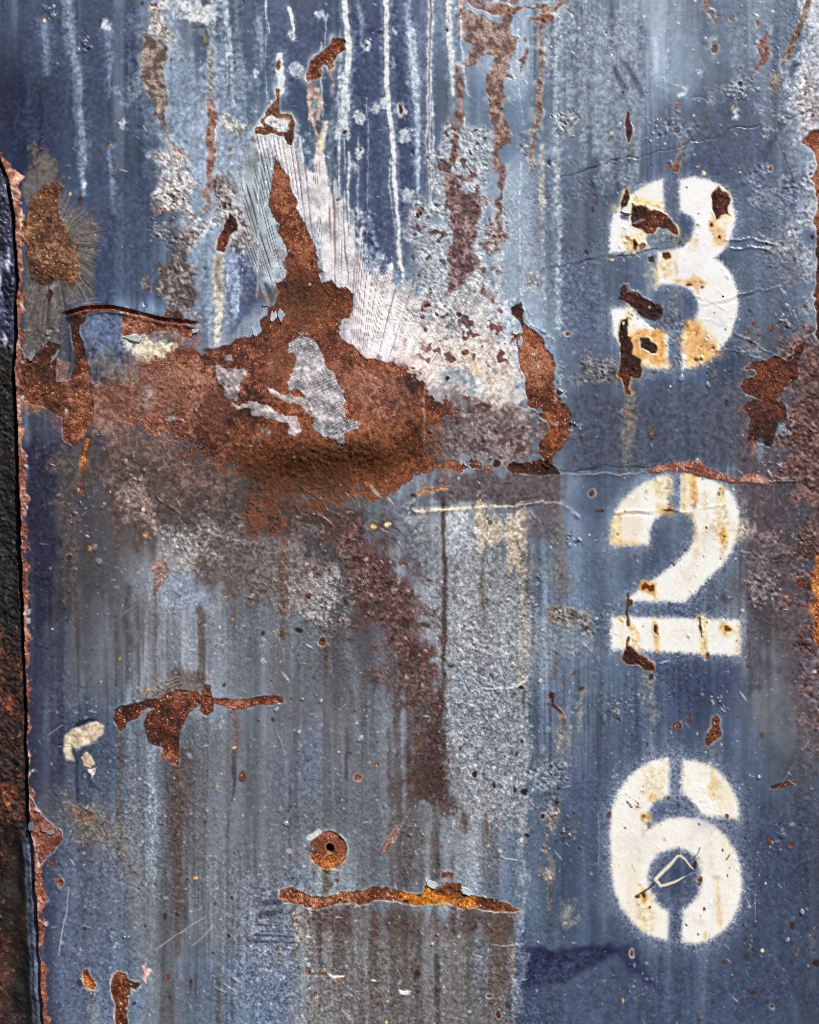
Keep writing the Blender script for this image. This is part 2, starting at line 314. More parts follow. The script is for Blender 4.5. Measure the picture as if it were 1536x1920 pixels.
drip(P(380, 380, '210,400 230,600 225,820'), [20, 22, 10], (150, 172, 204), .6, 8)
drip(P(0, 0, '500,0 530,400 570,600 590,900 600,1400'), [10, 11, 12, 12, 9], (112, 128, 160), .75, 4)
drip(P(0, 0, '315,150 330,350 350,520'), [9, 9, 4], (108, 124, 158), .6, 5)
drip(P(0, 0, '770,190 790,400 800,700'), [12, 9, 5], (100, 116, 150), .55, 6)
drip(P(0, 0, '790,1040 800,1200 810,1500'), [5, 8, 5], (104, 120, 156), .55, 5)
drip(S('610,230 600,262 596,300 606,350'), [10, 14, 20, 26], (214, 208, 198), .8, 6)
drip(S('640,150 650,190 630,260'), [14, 18, 10], (186, 198, 214), .8, 7)
for x, y, r in [(705, 205, 9), (756, 257, 12), (752, 205, 11), (672, 283, 9), (661, 309, 5), (640, 375, 8), (640, 395, 6), (768, 365, 10), (548, 65, 7), (600, 25, 7), (480, 138, 5), (688, 85, 7), (740, 62, 5), (672, 220, 10), (555, 130, 12), (735, 118, 4), (716, 190, 10), (650, 250, 8), (590, 215, 9), (230, 232, 6), (200, 50, 7), (160, 345, 5), (1315, 139, 6), (1280, 172, 9), (1380, 215, 7)]:
    stain_or_shade(blob(x, y, r, r * 1.3, .3), (196, 206, 216), .8, 4, .6)

# ------------------------------------------------------------------ scraped fans of fine ridges
ang = np.arctan2(X - 640, 950 - Y); rad = np.hypot(X - 640, 950 - Y)
rl = np.random.default_rng(77)
def angn(freq, seed):
    r = np.random.default_rng(seed).standard_normal(4096).astype(np.float32)
    u = (ang + 4) * freq; i = u.astype(int); f = u - i; f = f * f * (3 - 2 * f)
    return r[i % 4096] * (1 - f) + r[(i + 1) % 4096] * f
comb = angn(100, 71) * 0.75 + angn(34, 72) * 0.55
lines = np.cos(2 * np.pi * ((ang + 4) * 96 + .7 * angn(30, 73) + .3 * angn(9, 77) + .05 * nz(50, 50, 75))) * ss(-1.9, .6, nz(20, 34, 76) + 1.1 * angn(96, 74))
def fan(pts, base, dark, a=0.92, tip=20, lw=0.75, amp=0.5, rough=0.6):
    sl, d = poly(pts, .5, 50)
    k = np.maximum(ss(-4, 5, d + tip * 0.5 * np.clip(comb[sl], -1, 2.2) + 2 * G2[sl]), ss(2, 10, d - 6))
    ln = ss(0.30, 0.85, lines[sl])
    cc = np.asarray(base, np.float32) * (1 + 0.07 * G3[sl] + 0.05 * G2[sl])[..., None]
    cc = cc + (np.asarray(dark, np.float32) - cc) * (ln * lw)[..., None]
    mix(sl, k * a * (.62 + .38 * ss(-4, 16, d)), cc)
    Z[sl] += k * amp * (0.8 - 1.3 * ln)
    RU[sl] = np.maximum(RU[sl], rough * k * .5)
# the pale glow round the fans first
for pts in ('480,240 560,260 600,360 660,400 710,520 800,540 900,500 960,560 985,680 1000,780 920,760 800,700 680,640 560,600 500,520 430,460 470,330', ):
    stain_or_shade(poly(S(pts), 1.5, 60), (178, 192, 210), .75, 22, .7)
fan(S('470,262 516,300 512,400 532,470 536,530 520,560 470,500 430,440 400,400 455,330'), (164, 174, 184), (74, 70, 72), .9, 34, .85)
fan(S('478,258 540,256 556,300 590,310 610,340 640,360 655,400 690,500 720,530 735,560 700,600 660,560 650,548 605,532 588,452 545,372 514,302 490,290'), (228, 222, 224), (134, 106, 104), .92, 34, .7)
fan(S('660,560 720,525 770,545 800,540 830,560 850,600 800,640 800,700 745,690 690,672 660,650 640,600 655,590'), (230, 222, 226), (142, 108, 104), .92, 36, .65)
fan(S('850,560 890,500 925,520 920,600 880,640 850,620'), (196, 200, 208), (100, 72, 72), .7, 20, .9)
fan(S('800,620 900,600 960,650 970,700 990,790 930,780 860,745 800,705'), (224, 214, 210), (142, 106, 98), .9, 20)
stain_or_shade(poly(S('835,640 890,620 950,660 965,720 930,760 870,740 840,690')), (222, 208, 196), .75, 14, 1.0)
stain_or_shade(poly(S('880,600 950,560 985,600 960,660 900,640')), (184, 196, 214), .75, 14, .8)
stain_or_shade(poly(P(760, 380, '230,1240 330,1195 420,1240 470,1320 560,1400 480,1420 390,1370 290,1330')), (158, 166, 174), .95, 4, .4)
stain_or_shade(poly(P(760, 380, '500,1240 560,1230 590,1400 520,1400')), (214, 216, 224), .8, 6, .4)
stain_or_shade(poly(P(760, 380, '400,1040 490,1050 510,1200 440,1230 400,1120')), (228, 202, 170), .8, 6, .5)
stain_or_shade(stroke(S('615,535 650,600 660,640 720,680 790,710'), [20, 26, 26, 28, 30], 1.2), (178, 132, 116), .45, 14, .9)
rd = np.random.default_rng(12)
for _ in range(34):
    x, y = rd.uniform(380, 1010), rd.uniform(-20, 330); L = rd.uniform(60, 330); w_ = rd.uniform(1.2, 4)
    drip([(x, y), (x + rd.normal(0, 3), y + L * .4), (x + rd.normal(2, 5), y + L)], [w_, w_ * .9, w_ * .4], (198, 207, 218), rd.uniform(.3, .7), 2.5)
# mottled crust, purple-brown flecks over pale
def crust(pts, lo, hi, a=0.9, soft=8, amp=1.1, scale=6.5, thr=0.1, fleck=None, fk=1.15):
    sl, k, n = bump_zone(poly(pts, 1.1, 40), amp, soft * 1.5, scale)
    m = nz(scale * .78, scale * .78, 61)[sl] * 0.6 + 0.55 * nz(scale * 1.9, scale * 1.9, 64)[sl] + 0.6 * G1[sl]
    t = ss(thr - 1.5, thr + 1.5, m)[..., None]
    cc = np.asarray(lo, np.float32) * (1 - t) + np.asarray(hi, np.float32) * t
    cc = cc * (1 + 0.08 * W0[sl] + 0.07 * G1[sl])[..., None]
    mix(sl, k * a * .92, cc)
    if fleck:
        f = ss(fk, fk + .5, 0.7 * nz(11, 11, 66)[sl] + 0.7 * nz(5, 5, 67)[sl]) * k
        mix(sl, f * .85, fleck)
    RU[sl] = np.maximum(RU[sl], k * a * .6)
crust(P(760, 380, '100,640 260,600 560,640 700,780 780,900 820,1050 800,1180 560,1150 300,1200 130,1300 60,1000'), (196, 178, 172), (226, 214, 206), .6, 14, .9, 7, .2, (112, 58, 52), .75)
crust(P(760, 760, '280,20 600,-20 940,60 990,150 960,280 1060,400 760,410 640,430 480,400 250,395 180,340 140,260 200,130 330,130'), (104, 84, 84), (150, 128, 128), .9, 8, 1.0, 8, .3, (92, 52, 50), .9)
crust(P(760, 0, '240,880 330,820 420,880 520,870 590,900 640,1020 620,1160 560,1300 560,1536 160,1536 180,1250 260,1150'), (160, 166, 176), (196, 200, 206), .75, 10, 1.5, 6, .1, (96, 62, 58), 1.1)
crust(S('775,400 870,390 960,400 960,430 925,470 880,600 840,640 800,590 785,500'), (150, 154, 164), (192, 194, 200), .75, 12, 1.4, 6, .1, (92, 60, 60), 1.0)
crust(P(0, 380, '1160,-380 1280,-200 1340,-100 1400,100 1530,200 1400,360 1360,300 1250,150 1220,0 1140,-100'), (166, 168, 174), (202, 206, 210), .8, 12, 1.8, 7, .2, (110, 76, 70), 1.1)
crust(P(0, 380, '1150,30 1220,30 1250,150 1350,260 1360,480 1400,800 1160,800 1120,500 1180,300'), (84, 66, 62), (146, 134, 132), .9, 10, 1.5, 6, .5)
crust(P(0, 0, '1090,0 1200,0 1200,180 1250,280 1200,330 1180,280 1040,260 1080,150'), (150, 140, 132), (196, 190, 182), .9, 4, 1.5, 6, .1, (96, 70, 56), 1.1)
crust(P(0, 0, '1110,1110 1220,1060 1330,1150 1380,1300 1400,1536 1150,1536 1150,1250'), (168, 158, 160), (206, 202, 204), .85, 8, 1.5, 6, 0, (120, 84, 76), 1.0)
crust(P(380, 0, '100,830 180,830 280,880 340,930 240,1000 110,1000'), (140, 138, 134), (190, 188, 182), .9, 3, .9, 6)
crust(P(380, 0, '180,1100 210,1240 250,1330 300,1420 310,1536 100,1536 100,1300 160,1240'), (120, 106, 104), (176, 172, 174), .85, 6, 1.5, 6, .2, (84, 52, 44), .9)
crust(P(380, 380, '100,0 320,0 300,100 350,200 380,310 300,260 180,390 110,260'), (116, 98, 98), (170, 164, 168), .8, 8, 1.4, 6, .2, (90, 58, 52), .9)
crust(P(760, 0, '790,940 900,940 930,1010 920,1180 880,1250 850,1150 800,1050'), (110, 112, 116), (176, 180, 184), .7, 6, 1.6, 6)
crust(P(760, 0, '1090,900 1200,780 1260,790 1180,900 1100,960'), (100, 108, 118), (176, 180, 184), .7, 5, 1.8, 6)
crust(P(760, 380, '620,210 740,200 740,250 680,310 650,350 620,300'), (120, 92, 86), (180, 166, 160), .9, 4, 1.2, 6)
crust(P(760, 380, '840,480 900,470 960,530 940,640 880,660 840,600'), (132, 132, 130), (172, 176, 176), .7, 8, .8, 8)
crust(P(1136, 0, '490,820 570,850 600,920 570,1080 500,1080 430,920'), (80, 92, 110), (124, 138, 156), .6, 8, 1.3, 7)
crust(P(1136, 0, '880,620 1090,580 1100,680 760,730 750,690'), (110, 118, 134), (164, 172, 184), .7, 6, 1.4, 6)
crust(P(1136, 0, '1100,820 1400,800 1300,900 1160,1000 1080,940'), (104, 114, 130), (160, 168, 180), .7, 8, 1.4, 7)
crust(P(1136, 0, '1060,1280 1360,1280 1380,1460 1060,1536'), (80, 94, 124), (140, 154, 176), .6, 14, 1.5, 8)
crust(P(1136, 0, '1360,600 1560,500 1560,900 1480,940 1440,1000 1380,900 1400,800'), (150, 138, 140), (208, 204, 206), .8, 12, 1.6, 8, .1, (92, 62, 58), 1.0)
crust(P(1136, 380, '1150,250 1400,240 1500,300 1500,700 1440,880 1380,640 1200,560 1180,470 1350,440 1200,360'), (108, 108, 120), (164, 166, 176), .75, 10, 1.4, 9)
crust(P(1136, 380, '1340,-200 1500,-250 1500,260 1340,240 1440,120'), (138, 144, 160), (196, 200, 208), .7, 10, 1.5, 8)
crust(P(1136, 380, '960,940 1150,1000 1360,1040 1300,1130 1180,1130 1020,1200 840,1080'), (92, 98, 114), (130, 136, 150), .6, 12, 1.2, 8)
crust(P(1136, 380, '-80,1080 200,1240 280,1160 560,1190 800,1180 800,1240 520,1210 200,1260 -80,1330 -330,1300 -250,1230'), (84, 80, 86), (124, 122, 128), .85, 8, 1.0, 6)
crust(P(1136, 380, '340,900 400,820 520,740 640,760 640,860 560,940 550,1170 450,1170 440,960'), (78, 78, 86), (130, 132, 138), .6, 12, 1.2, 6)
crust(S('1425,620 1500,610 1540,640 1540,1250 1500,1180 1490,1100 1440,1090 1500,1000 1480,900 1490,820'), (88, 70, 76), (126, 106, 112), .75, 24, .8, 7, .3, (70, 36, 34), .9)
crust(S('1400,1000 1460,1010 1440,1060 1460,1120 1400,1100'), (96, 80, 84), (146, 130, 134), .7, 10, 1.3, 7)
crust(S('1490,1200 1540,1200 1640,1500 1530,1460'), (72, 60, 68), (116, 104, 112), .7, 14, 1.0, 7)
crust(S('1000,1120 1060,1140 1115,1175 1090,1180 1030,1160'), (84, 72, 66), (150, 140, 132), .85, 4, 1.6, 6)
crust(S('1000,1430 1045,1420 1060,1470 1040,1530 1010,1530'), (92, 100, 116), (146, 154, 168), .7, 8, 1.6, 6)
crust(P(760, 1520, '1060,0 1120,0 1090,150 1080,300 1090,450 1040,510 1000,500 1010,350 1050,150'), (120, 104, 96), (166, 158, 154), .75, 5, 1.6, 6)
crust(P(760, 1520, '1120,820 1160,690 1200,740 1210,820 1180,860'), (132, 132, 126), (168, 170, 166), .7, 6, 1.0, 7)
crust(S('640,980 700,1010 760,1100 790,1200 800,1290 740,1270 700,1150 640,1050'), (84, 54, 50), (134, 98, 92), .6, 30, 1.0, 6, .3, (60, 36, 34), 1.0)
crust(S('200,830 330,850 420,890 460,960 380,980 280,960 210,900'), (84, 66, 60), (122, 98, 90), .35, 26, .5, 6, .3)
crust(S('400,980 500,1000 600,1060 640,1110 600,1170 520,1160 420,1090'), (104, 92, 90), (144, 134, 134), .3, 30, .6, 6, .2)
crust(S('280,1060 320,1050 310,1080 296,1130 284,1090'), (130, 92, 84), (176, 140, 130), .8, 5, 1.2, 5)
crust(S('300,1000 400,985 400,1050 340,1060'), (124, 120, 120), (180, 178, 178), .6, 10, 1.5, 8)
crust(S('220,905 285,940 288,975 240,965'), (140, 108, 100), (190, 162, 152), .5, 16, 1.0, 5)
# hammered, wrinkled paint
for pts, a, sc in [('790,1080 960,1110 1080,1190 1110,1260 980,1240 860,1290 800,1230', .9, 8), ('860,1320 980,1320 975,1600 860,1560', .35, 4), ('1040,10 1220,10 1200,120 1060,120', .35, 5), ('960,960 1150,1000 1130,1150 1000,1080', .4, 7),
                   ('1130,1290 1200,1300 1200,1350 1130,1345', .8, 7), ('1000,300 1150,330 1140,390 1010,380', .8, 7), ('1080,690 1150,640 1130,720 1080,760', .5, 6), ('1215,1500 1320,1480 1330,1540 1230,1530', .5, 7), ('1070,1600 1140,1560 1150,1720 1090,1720', .4, 6), ('860,1560 980,1560 980,1700 900,1690', .5, 5)]:
    bump_zone(poly(S(pts), 1.5), a, 20, sc)

# peeled brown primer areas on the upper right, runs and seams
def brown(shape, lo=(108, 82, 74), hi=(168, 142, 132), a=.92, soft=2.5, amp=.9):
    sl, d = shape
    k = ss(-soft, soft, d)
    m = 0.6 * nz(7, 7, 68)[sl] + 0.6 * G1[sl] + 0.4 * G3[sl]
    t = ss(-1.1, 1.3, m)[..., None]
    cc = (np.asarray(lo, np.float32) * (1 - t) + np.asarray(hi, np.float32) * t) * (1 + .08 * W0[sl])[..., None]
    mix(sl, k * a, cc); RU[sl] = np.maximum(RU[sl], k * .8)
    Z[sl] += k * (amp * 0.7 * (np.abs(nz(6, 6, 69)[sl]) + .4 * G1[sl]) - .7)
    brk = ss(-.4, 1.3, nz(12, 12, 131)[sl] + .6 * G2[sl])
    Z[sl] += 0.7 * brk * np.exp(-((d + 3) / 2.2) ** 2)
    rim = np.exp(-((d + 5) / 5) ** 2)
    mix(sl, rim * .45 * brk, (196, 202, 208))
brown(poly(P(760, 0, '430,60 560,120 650,160 660,100 740,100 720,180 720,260 790,300 770,400 740,460 760,560 700,620 740,720 750,1000 700,1050 720,1200 690,1300 700,1536 660,1536 650,1200 640,1050 590,700 590,600 630,500 610,400 560,380 560,450 480,450 410,440 420,380 480,350 430,260 440,180')))
brown(stroke(P(760, 0, '400,480 410,650 395,780 380,900 365,1050 355,1180'), [8, 10, 8, 7, 10, 8], .6), (104, 70, 58), (160, 126, 112))
brown(poly(P(760, 0, '290,1230 360,1230 460,1190 420,1290 420,1390 520,1420 560,1480 560,1540 540,1640 500,1740 530,1770 520,1860 460,1970 400,2100 340,2160 280,2100 320,1970 290,1840 330,1740 300,1640 310,1540'), 1.2), (92, 62, 62), (150, 124, 122), .88, 5)
brown(stroke(P(760, 0, '690,1500 685,1620 680,1680 720,1740'), [9, 8, 5, 3], .6), (110, 84, 78), (160, 138, 130))
brown(stroke(P(760, 0, '480,0 600,50 700,80 850,60 1000,40 1120,10 1250,-10'), [16, 14, 16, 8, 9, 7, 4], .8), (112, 70, 54), (164, 124, 108), .9)
brown(stroke(P(760, 0, '990,50 985,150 978,250 970,400'), [16, 9, 8, 8], .4), (118, 82, 66), (160, 128, 112), .75, 4)
brown(stroke(P(760, 0, '970,400 1000,480 1000,600 960,720 945,850 930,960 920,1080 890,1200'), [6, 8, 8, 12, 9, 9, 7, 5], .6), (112, 84, 66), (170, 150, 134))
brown(stroke(P(760, 0, '900,160 1000,110 1030,80'), [4, 14, 10], .8), (108, 60, 46), (150, 104, 90))
brown(poly(P(760, 0, '870,360 885,380 870,440 860,520 850,550 845,470 820,440 850,420'), .5), (110, 70, 64), (150, 110, 104))
brown(poly(P(760, 0, '480,-30 820,-30 820,10 760,30 640,20 540,10'), .8), (120, 104, 104), (180, 172, 176), .8)
brown(poly(P(0, 0, '1040,260 1100,280 1170,300 1200,400 1190,560 1180,700 1170,800 1210,1000 1190,980 1110,800 1050,690 1030,640 1020,400'), .6), (92, 76, 70), (160, 142, 132))
brown(poly(P(0, 0, '870,640 950,600 960,520 1010,500 1030,640 990,710 890,750'), .4), (92, 108, 128), (150, 164, 178), .5)
brown(poly(P(0, 0, '1200,980 1210,1000 1280,1080 1340,1180 1290,1180 1230,1080'), .3), (176, 160, 152), (216, 206, 202), .8)
brown(poly(P(380, 0, '30,720 60,700 90,760 95,900 90,1100 70,1250 60,1400 40,1536 20,1400 30,1100 20,950 30,850'), .6), (122, 80, 70), (170, 136, 128))
brown(stroke(P(380, 0, '55,360 65,500 60,690'), [8, 9, 8], .6), (120, 112, 106), (176, 172, 166))
brown(poly(P(380, 0, '0,190 20,220 40,310 0,320'), .4), (104, 84, 70), (150, 130, 112))
brown(poly(P(1136, 0, '1440,0 1480,-20 1460,120 1390,260 1320,420 1250,430 1290,350 1360,220 1420,90'), .4), (98, 76, 66), (150, 132, 120))
brown(poly(P(1136, 0, '1200,540 1280,515 1270,620 1230,700 1180,700'), .4), (118, 108, 100), (150, 142, 132), .85)
brown(poly(P(1136, 0, '1120,270 1150,220 1165,280 1150,380 1120,480 1080,530 1060,520 1110,430 1090,310'), .6), (112, 66, 62), (156, 118, 112))
brown(poly(P(1136, 0, '690,0 740,-10 730,50 790,110 765,155 740,90 700,60'), .6), (120, 92, 80), (166, 144, 134), .8)
brown(blob(1338, 88, 7, 9, .3), (96, 62, 56), (140, 108, 98))
brown(blob(1369, 38, 4, 4, .3), (120, 90, 76), (160, 130, 116))
brown(blob(1420, 43, 4, 7, .4), (120, 84, 76), (160, 130, 122))

# ------------------------------------------------------------------ stencilled numerals
def numeral(name, label, pieces, soft, spray, seedk):
    pid = new_id(name, label, 'EMPTY')
    full = None
    for pts in pieces:
        sid = new_id('stroke', None, pid)
        sl, d = poly(pts, .03, 70)
        sp = G1[sl] * .8 + W0[sl] * .5
        fine = .6 * nz(2.5, 2.5, 133)[sl] + .6 * W0[sl]
        over = np.exp(np.minimum(d, 0) / spray)
        mix(sl, over * np.clip(.56 + .24 * fine, 0, 1) * ss(-3.4 * spray, -.3 * spray, d), (168, 178, 198))
        k = ss(-soft * 1.25, soft * .75, d + soft * .10 * fine)
        cc = np.array((241, 239, 238) if seedk == 1 else (241, 236, 228), np.float32) * (1 + .014 * G3[sl] + .010 * G1[sl] + .008 * W0[sl])[..., None]
        warm = ss(.2, 1.8, nz(18, 130, 91)[sl] + .3 * G3[sl])[..., None]
        cc = cc * (1 - .42 * warm) + np.array((228, 210, 180), np.float32) * .42 * warm
        mix(sl, k, cc)
        Z[sl] += .12 * k
        RU[sl] *= 1 - .7 * k
        ID[sl][d > 0] = sid
a0, a1 = (1136, 0), (1136, 380)
numeral('numeral', 'white stencilled numeral 3, chipped and rust-stained', [
    P(*a0, '535,1300 640,1280 740,1300 840,1360 900,1440 922,1536') + P(*a1, '925,120 900,230 860,320 800,385 772,405 830,440 900,530 935,640 946,730 932,840 892,950 830,1040 760,1110 680,1160 600,1185 550,1195 555,1060 555,950 600,910 650,840 670,760 660,700 620,640 560,600 480,585 375,582 378,365 470,350 560,320 610,260 640,190 640,130 610,90 560,70 538,55'),
    P(*a0, '410,1295 300,1330 200,1390 120,1460 80,1536') + P(*a1, '60,80 40,180 35,280 35,355 150,345 305,322 308,240 330,190 380,130 412,60'),
    P(*a1, '45,770 180,765 210,810 270,850 340,910 390,940 442,960 446,1195 350,1190 280,1165 230,1140 150,1080 100,1020 65,950 50,860')], 4.5, 12, 1)
b0 = (1136, 760); b1 = (1136, 1140)
numeral('numeral', 'white stencilled numeral 2, with orange rust runs', [
    P(*b0, '545,505 640,505 740,530 840,580 910,650 950,740 956,830 940,940 900,1050 830,1150 740,1240 650,1330 560,1412 180,1405 160,1395 240,1340 330,1270 430,1200 520,1130 590,1060 640,980 660,900 640,830 610,780 540,765'),
    P(*b0, '440,505 350,530 250,580 160,650 100,720 60,800 45,900 45,1000 300,1000 310,900 350,820 400,780 440,765'),
    P(*b1, '45,70 300,75 660,85 960,95 965,325 960,335 600,320 300,300 45,290')], 5.5, 15, 2)
c0, c1 = (1136, 1140), (1136, 1520)
numeral('numeral', 'white stencilled numeral 6, with a scratched loop in its bowl', [
    P(*c0, '450,1085 350,1100 250,1150 160,1230 90,1330 50,1440 40,1536') + P(*c1, '35,200 40,400 60,560 110,680 180,780 260,860 350,905 440,922 446,730 400,700 340,640 305,560 295,460 320,370 370,310 440,275 520,262 600,285 660,340 690,420 695,520 670,610 620,670 560,715 555,942 650,952 740,930 830,870 900,790 950,690 975,560 965,420 930,300 870,200 780,110 680,65 560,50 450,60 360,100 290,150 280,100 283,40') + P(*c0, '310,1460 340,1390 400,1350 452,1338'),
    P(*c0, '560,1100 650,1105 740,1135 830,1200 900,1290 940,1390 955,1490 940,1520 860,1500 720,1496 690,1480 660,1430 610,1370 550,1330')], 6.0, 23, 3)
# rust-coloured runs and tints on the white paint
def tint(shape, col, a, soft=8, streak=.3, tex=.4): stain_or_shade(shape, col, a * .92, soft * 1.3, tex * .45, streak)
O1, O2, O3 = (236, 172, 92), (226, 190, 138), (214, 132, 56)
tint(poly(P(*a1, '180,960 300,900 440,960 445,1190 250,1150 200,1050')), (236, 146, 54), .9, 6, .1, .4)
tint(poly(P(*a1, '555,950 640,870 760,960 790,1050 700,1150 555,1190')), (236, 158, 66), .85, 8, .1, .5)
tint(poly(P(*a1, '190,-30 410,-40 400,60 420,80 330,30 180,10')), (232, 190, 96), .8, 5, .1)
tint(stroke(P(*a1, '60,40 110,0 120,-40'), 14), O2, .6, 6)
tint(blob(1136 + 220 / 3.84, 380 + 280 / 3.84, 13, 13), (232, 180, 96), .8, 7)
tint(blob(1136 + 145 / 3.84, 380 + 240 / 3.84, 5, 13), O2, .6, 4)
tint(poly(P(*a1, '380,380 480,360 500,560 380,580')), (228, 196, 146), .7, 8, .4)
tint(poly(P(*a1, '500,570 640,540 740,590 700,620 600,630 680,700 650,640 560,600')), (214, 140, 62), .75, 5)
tint(blob(1136 + 765 / 3.84, 380 + 170 / 3.84, 10, 12), (222, 160, 84), .8, 6)
tint(blob(1136 + 830 / 3.84, 380 + 260 / 3.84, 11, 13), (224, 156, 90), .75, 7)
tint(poly(P(*a1, '590,300 660,290 640,340 600,345')), O2, .7, 5)
tint(stroke(P(*a1, '850,90 870,130'), 16), O2, .6, 8)
tint(poly(P(*a1, '160,770 210,810 200,960 160,900')), (226, 206, 168), .7, 6)
tint(poly(P(*b0, '545,510 650,510 660,700 540,720')), (234, 184, 108), .85, 8, .6)
tint(stroke(P(*b0, '635,500 640,600 635,730'), 7), (222, 150, 72), .75, 4)
tint(stroke(P(*b0, '850,610 832,680'), 6), (222, 158, 82), .8, 4)
tint(poly(P(*b0, '280,560 440,520 440,680 290,680')), (232, 204, 156), .75, 10, .5)
tint(stroke(P(*b0, '75,790 55,980'), [10, 12]), (234, 184, 104), .85, 5)
tint(stroke(P(*b0, '60,990 300,1000'), 6), O1, .5, 5)
tint(poly(P(*b0, '800,680 950,740 950,960 860,1040 830,900')), (232, 206, 164), .75, 12, .6)
tint(blob(1136 + 867 / 3.84, 760 + 950 / 3.84, 5, 9), (226, 160, 70), .9, 5)
tint(blob(1136 + 430 / 3.84, 760 + 758 / 3.84, 13, 10), (226, 150, 70), .85, 6)
tint(stroke(P(*b0, '610,770 640,830'), 7), O1, .7, 4)
tint(poly(P(*b0, '240,1310 300,1260 370,1280 355,1410 310,1400 260,1360')), (232, 160, 66), .9, 5)
tint(stroke(P(*b0, '660,900 650,1080'), 16), O2, .45, 8)
tint(poly(P(*b1, '130,80 190,120 210,220 280,290 160,290 130,200')), (234, 190, 112), .85, 6)
tint(stroke(P(*b1, '350,110 365,200 370,300'), [9, 11, 9]), (232, 172, 88), .8, 5)
tint(stroke(P(*b1, '675,80 700,200 700,310'), [7, 9, 14]), (234, 196, 128), .75, 5)
tint(blob(1136 + 880 / 3.84, 1140 + 170 / 3.84, 10, 10), (230, 184, 100), .85, 5)
tint(stroke(P(*b1, '960,110 950,320'), 8), O2, .6, 5)
tint(poly(P(*c0, '710,1135 780,1160 830,1250 830,1400 740,1380')), (230, 190, 120), .85, 8, .3)
tint(poly(P(*c0, '250,1160 440,1110 430,1250 330,1330 250,1300')), (232, 212, 172), .7, 12)
tint(blob(1136 + 345 / 3.84, 1140 + 1345 / 3.84, 6, 8), (228, 168, 84), .9, 4)
tint(blob(1136 + 225 / 3.84, 1140 + 1425 / 3.84, 6, 6), (226, 190, 150), .9, 4)
tint(blob(1136 + 273 / 3.84, 1140 + 1505 / 3.84, 7, 7), (234, 190, 96), .9, 4)
tint(stroke(P(*c1, '795,470 800,600 830,800'), [12, 9, 14]), (232, 186, 118), .8, 6)
tint(stroke(P(*c1, '740,120 750,400'), 10), O2, .6, 7)
tint(stroke(P(*c1, '715,880 715,945'), 5), (226, 180, 96), .8, 4)
tint(poly(P(*c1, '200,600 300,590 320,700 300,860 210,800')), (232, 204, 156), .7, 10)
tint(blob(1136 + 258 / 3.84, 1520 + 610 / 3.84, 8, 10), (228, 162, 74), .9, 4)
tint(poly(P(*c1, '640,300 680,320 690,520 650,540')), (234, 214, 174), .6, 6)
tint(stroke(P(*c1, '300,60 260,180'), 10), O2, .4, 8)
# paint lost inside the 3 (blue showing)
stain_or_shade(poly(P(*a1, '370,185 430,180 480,230 540,260 600,250 560,310 420,330 310,320 308,250 340,250'), .6), (112, 124, 142), .95, 3, .4)
stain_or_shade(stroke(P(*a1, '440,270 560,290'), 16, .8), (124, 118, 110), .7, 5, .8)
stain_or_shade(poly(P(*a1, '110,90 180,80 175,125 120,120'), .2), (96, 110, 130), .9, 2)

# ------------------------------------------------------------------ rust
TONES = dict(mid=((48, 23, 15), (108, 57, 36), (166, 112, 86)), orange=((72, 34, 12), (140, 74, 30), (206, 138, 70)), dark=((44, 22, 18), (86, 44, 32), (134, 80, 58)),
             pink=((92, 50, 38), (144, 92, 76), (196, 156, 140)), yellow=((136, 68, 16), (204, 124, 36), (242, 180, 84)), brown=((60, 36, 24), (106, 68, 46), (164, 124, 96)), cream=((170, 120, 60), (222, 190, 130), (246, 232, 200)), deep=((34, 16, 14), (72, 34, 24), (122, 62, 34)))
def rust_col(tone, sl):
    lo, md, hi = [np.array(c, np.float32) for c in TONES[tone]]
    t = np.clip(.45 + .15 * nz(90, 70, 5)[sl] + .12 * G4[sl] + .09 * G3[sl] + .07 * G2[sl] + .10 * G1[sl] + .15 * W0[sl], 0, 1)[..., None]
    c = np.where(t < .5, lo + (md - lo) * t * 2, md + (hi - md) * (t - .5) * 2)
    spark = ss(2.0, 2.8, W0[sl])[..., None]  # random bright glints, put into the rust colour
    return c + spark * 60
RN = [0]
def rust(shape, tone='mid', halo=0, hcol=(206, 212, 216), label=None, soft=1.6, depth=.9, lip=.9, name='rust_patch', part=True, grain=.42, a=1.0, fray=0):
    sl, d = shape
    if not (isinstance(fray, int) and fray == 0): d = d + (fray[sl] if hasattr(fray, 'shape') else fray) * (.55 * G2[sl] + .5 * G1[sl] + .4 * G3[sl])
    if halo:
        h = np.exp(np.minimum(d + 1.5, 0) / (halo * .55)) * (.75 + .2 * G3[sl]).clip(.3, 1) * (d < 1)
        mix(sl, h * .9, np.asarray(hcol, np.float32) * (1 + .04 * G2[sl])[..., None])
    k = ss(-soft, soft, d) * a
    brk = ss(-.6, 1.3, nz(13, 13, 131)[sl] + .5 * G2[sl])
    edge = np.exp(-((d + 2.2) / 1.7) ** 2) * brk
    mix(sl, edge * .28 * (lip > .5), (206, 198, 190))
    mix(sl, k, rust_col(tone, sl))
    line = np.exp(-((d - .6) / 1.6) ** 2)
    mix(sl, line * .35 * (.3 + .7 * (1 - brk)), (46, 26, 22))
    RU[sl] = np.maximum(RU[sl], k)
    Z[sl] += k * (-depth + grain * (.50 * G1[sl] + .34 * np.abs(G2[sl]) + .3 * nz(2.5, 2.5, 133)[sl] + .6 * ss(.8, 2.0, nz(17, 13, 151)[sl])) + .3 * grain * G3[sl]) + lip * edge * (1 - k)
    if part:
        i = new_id(name, label)
        ID[sl][d > 0] = i
    return sl, d
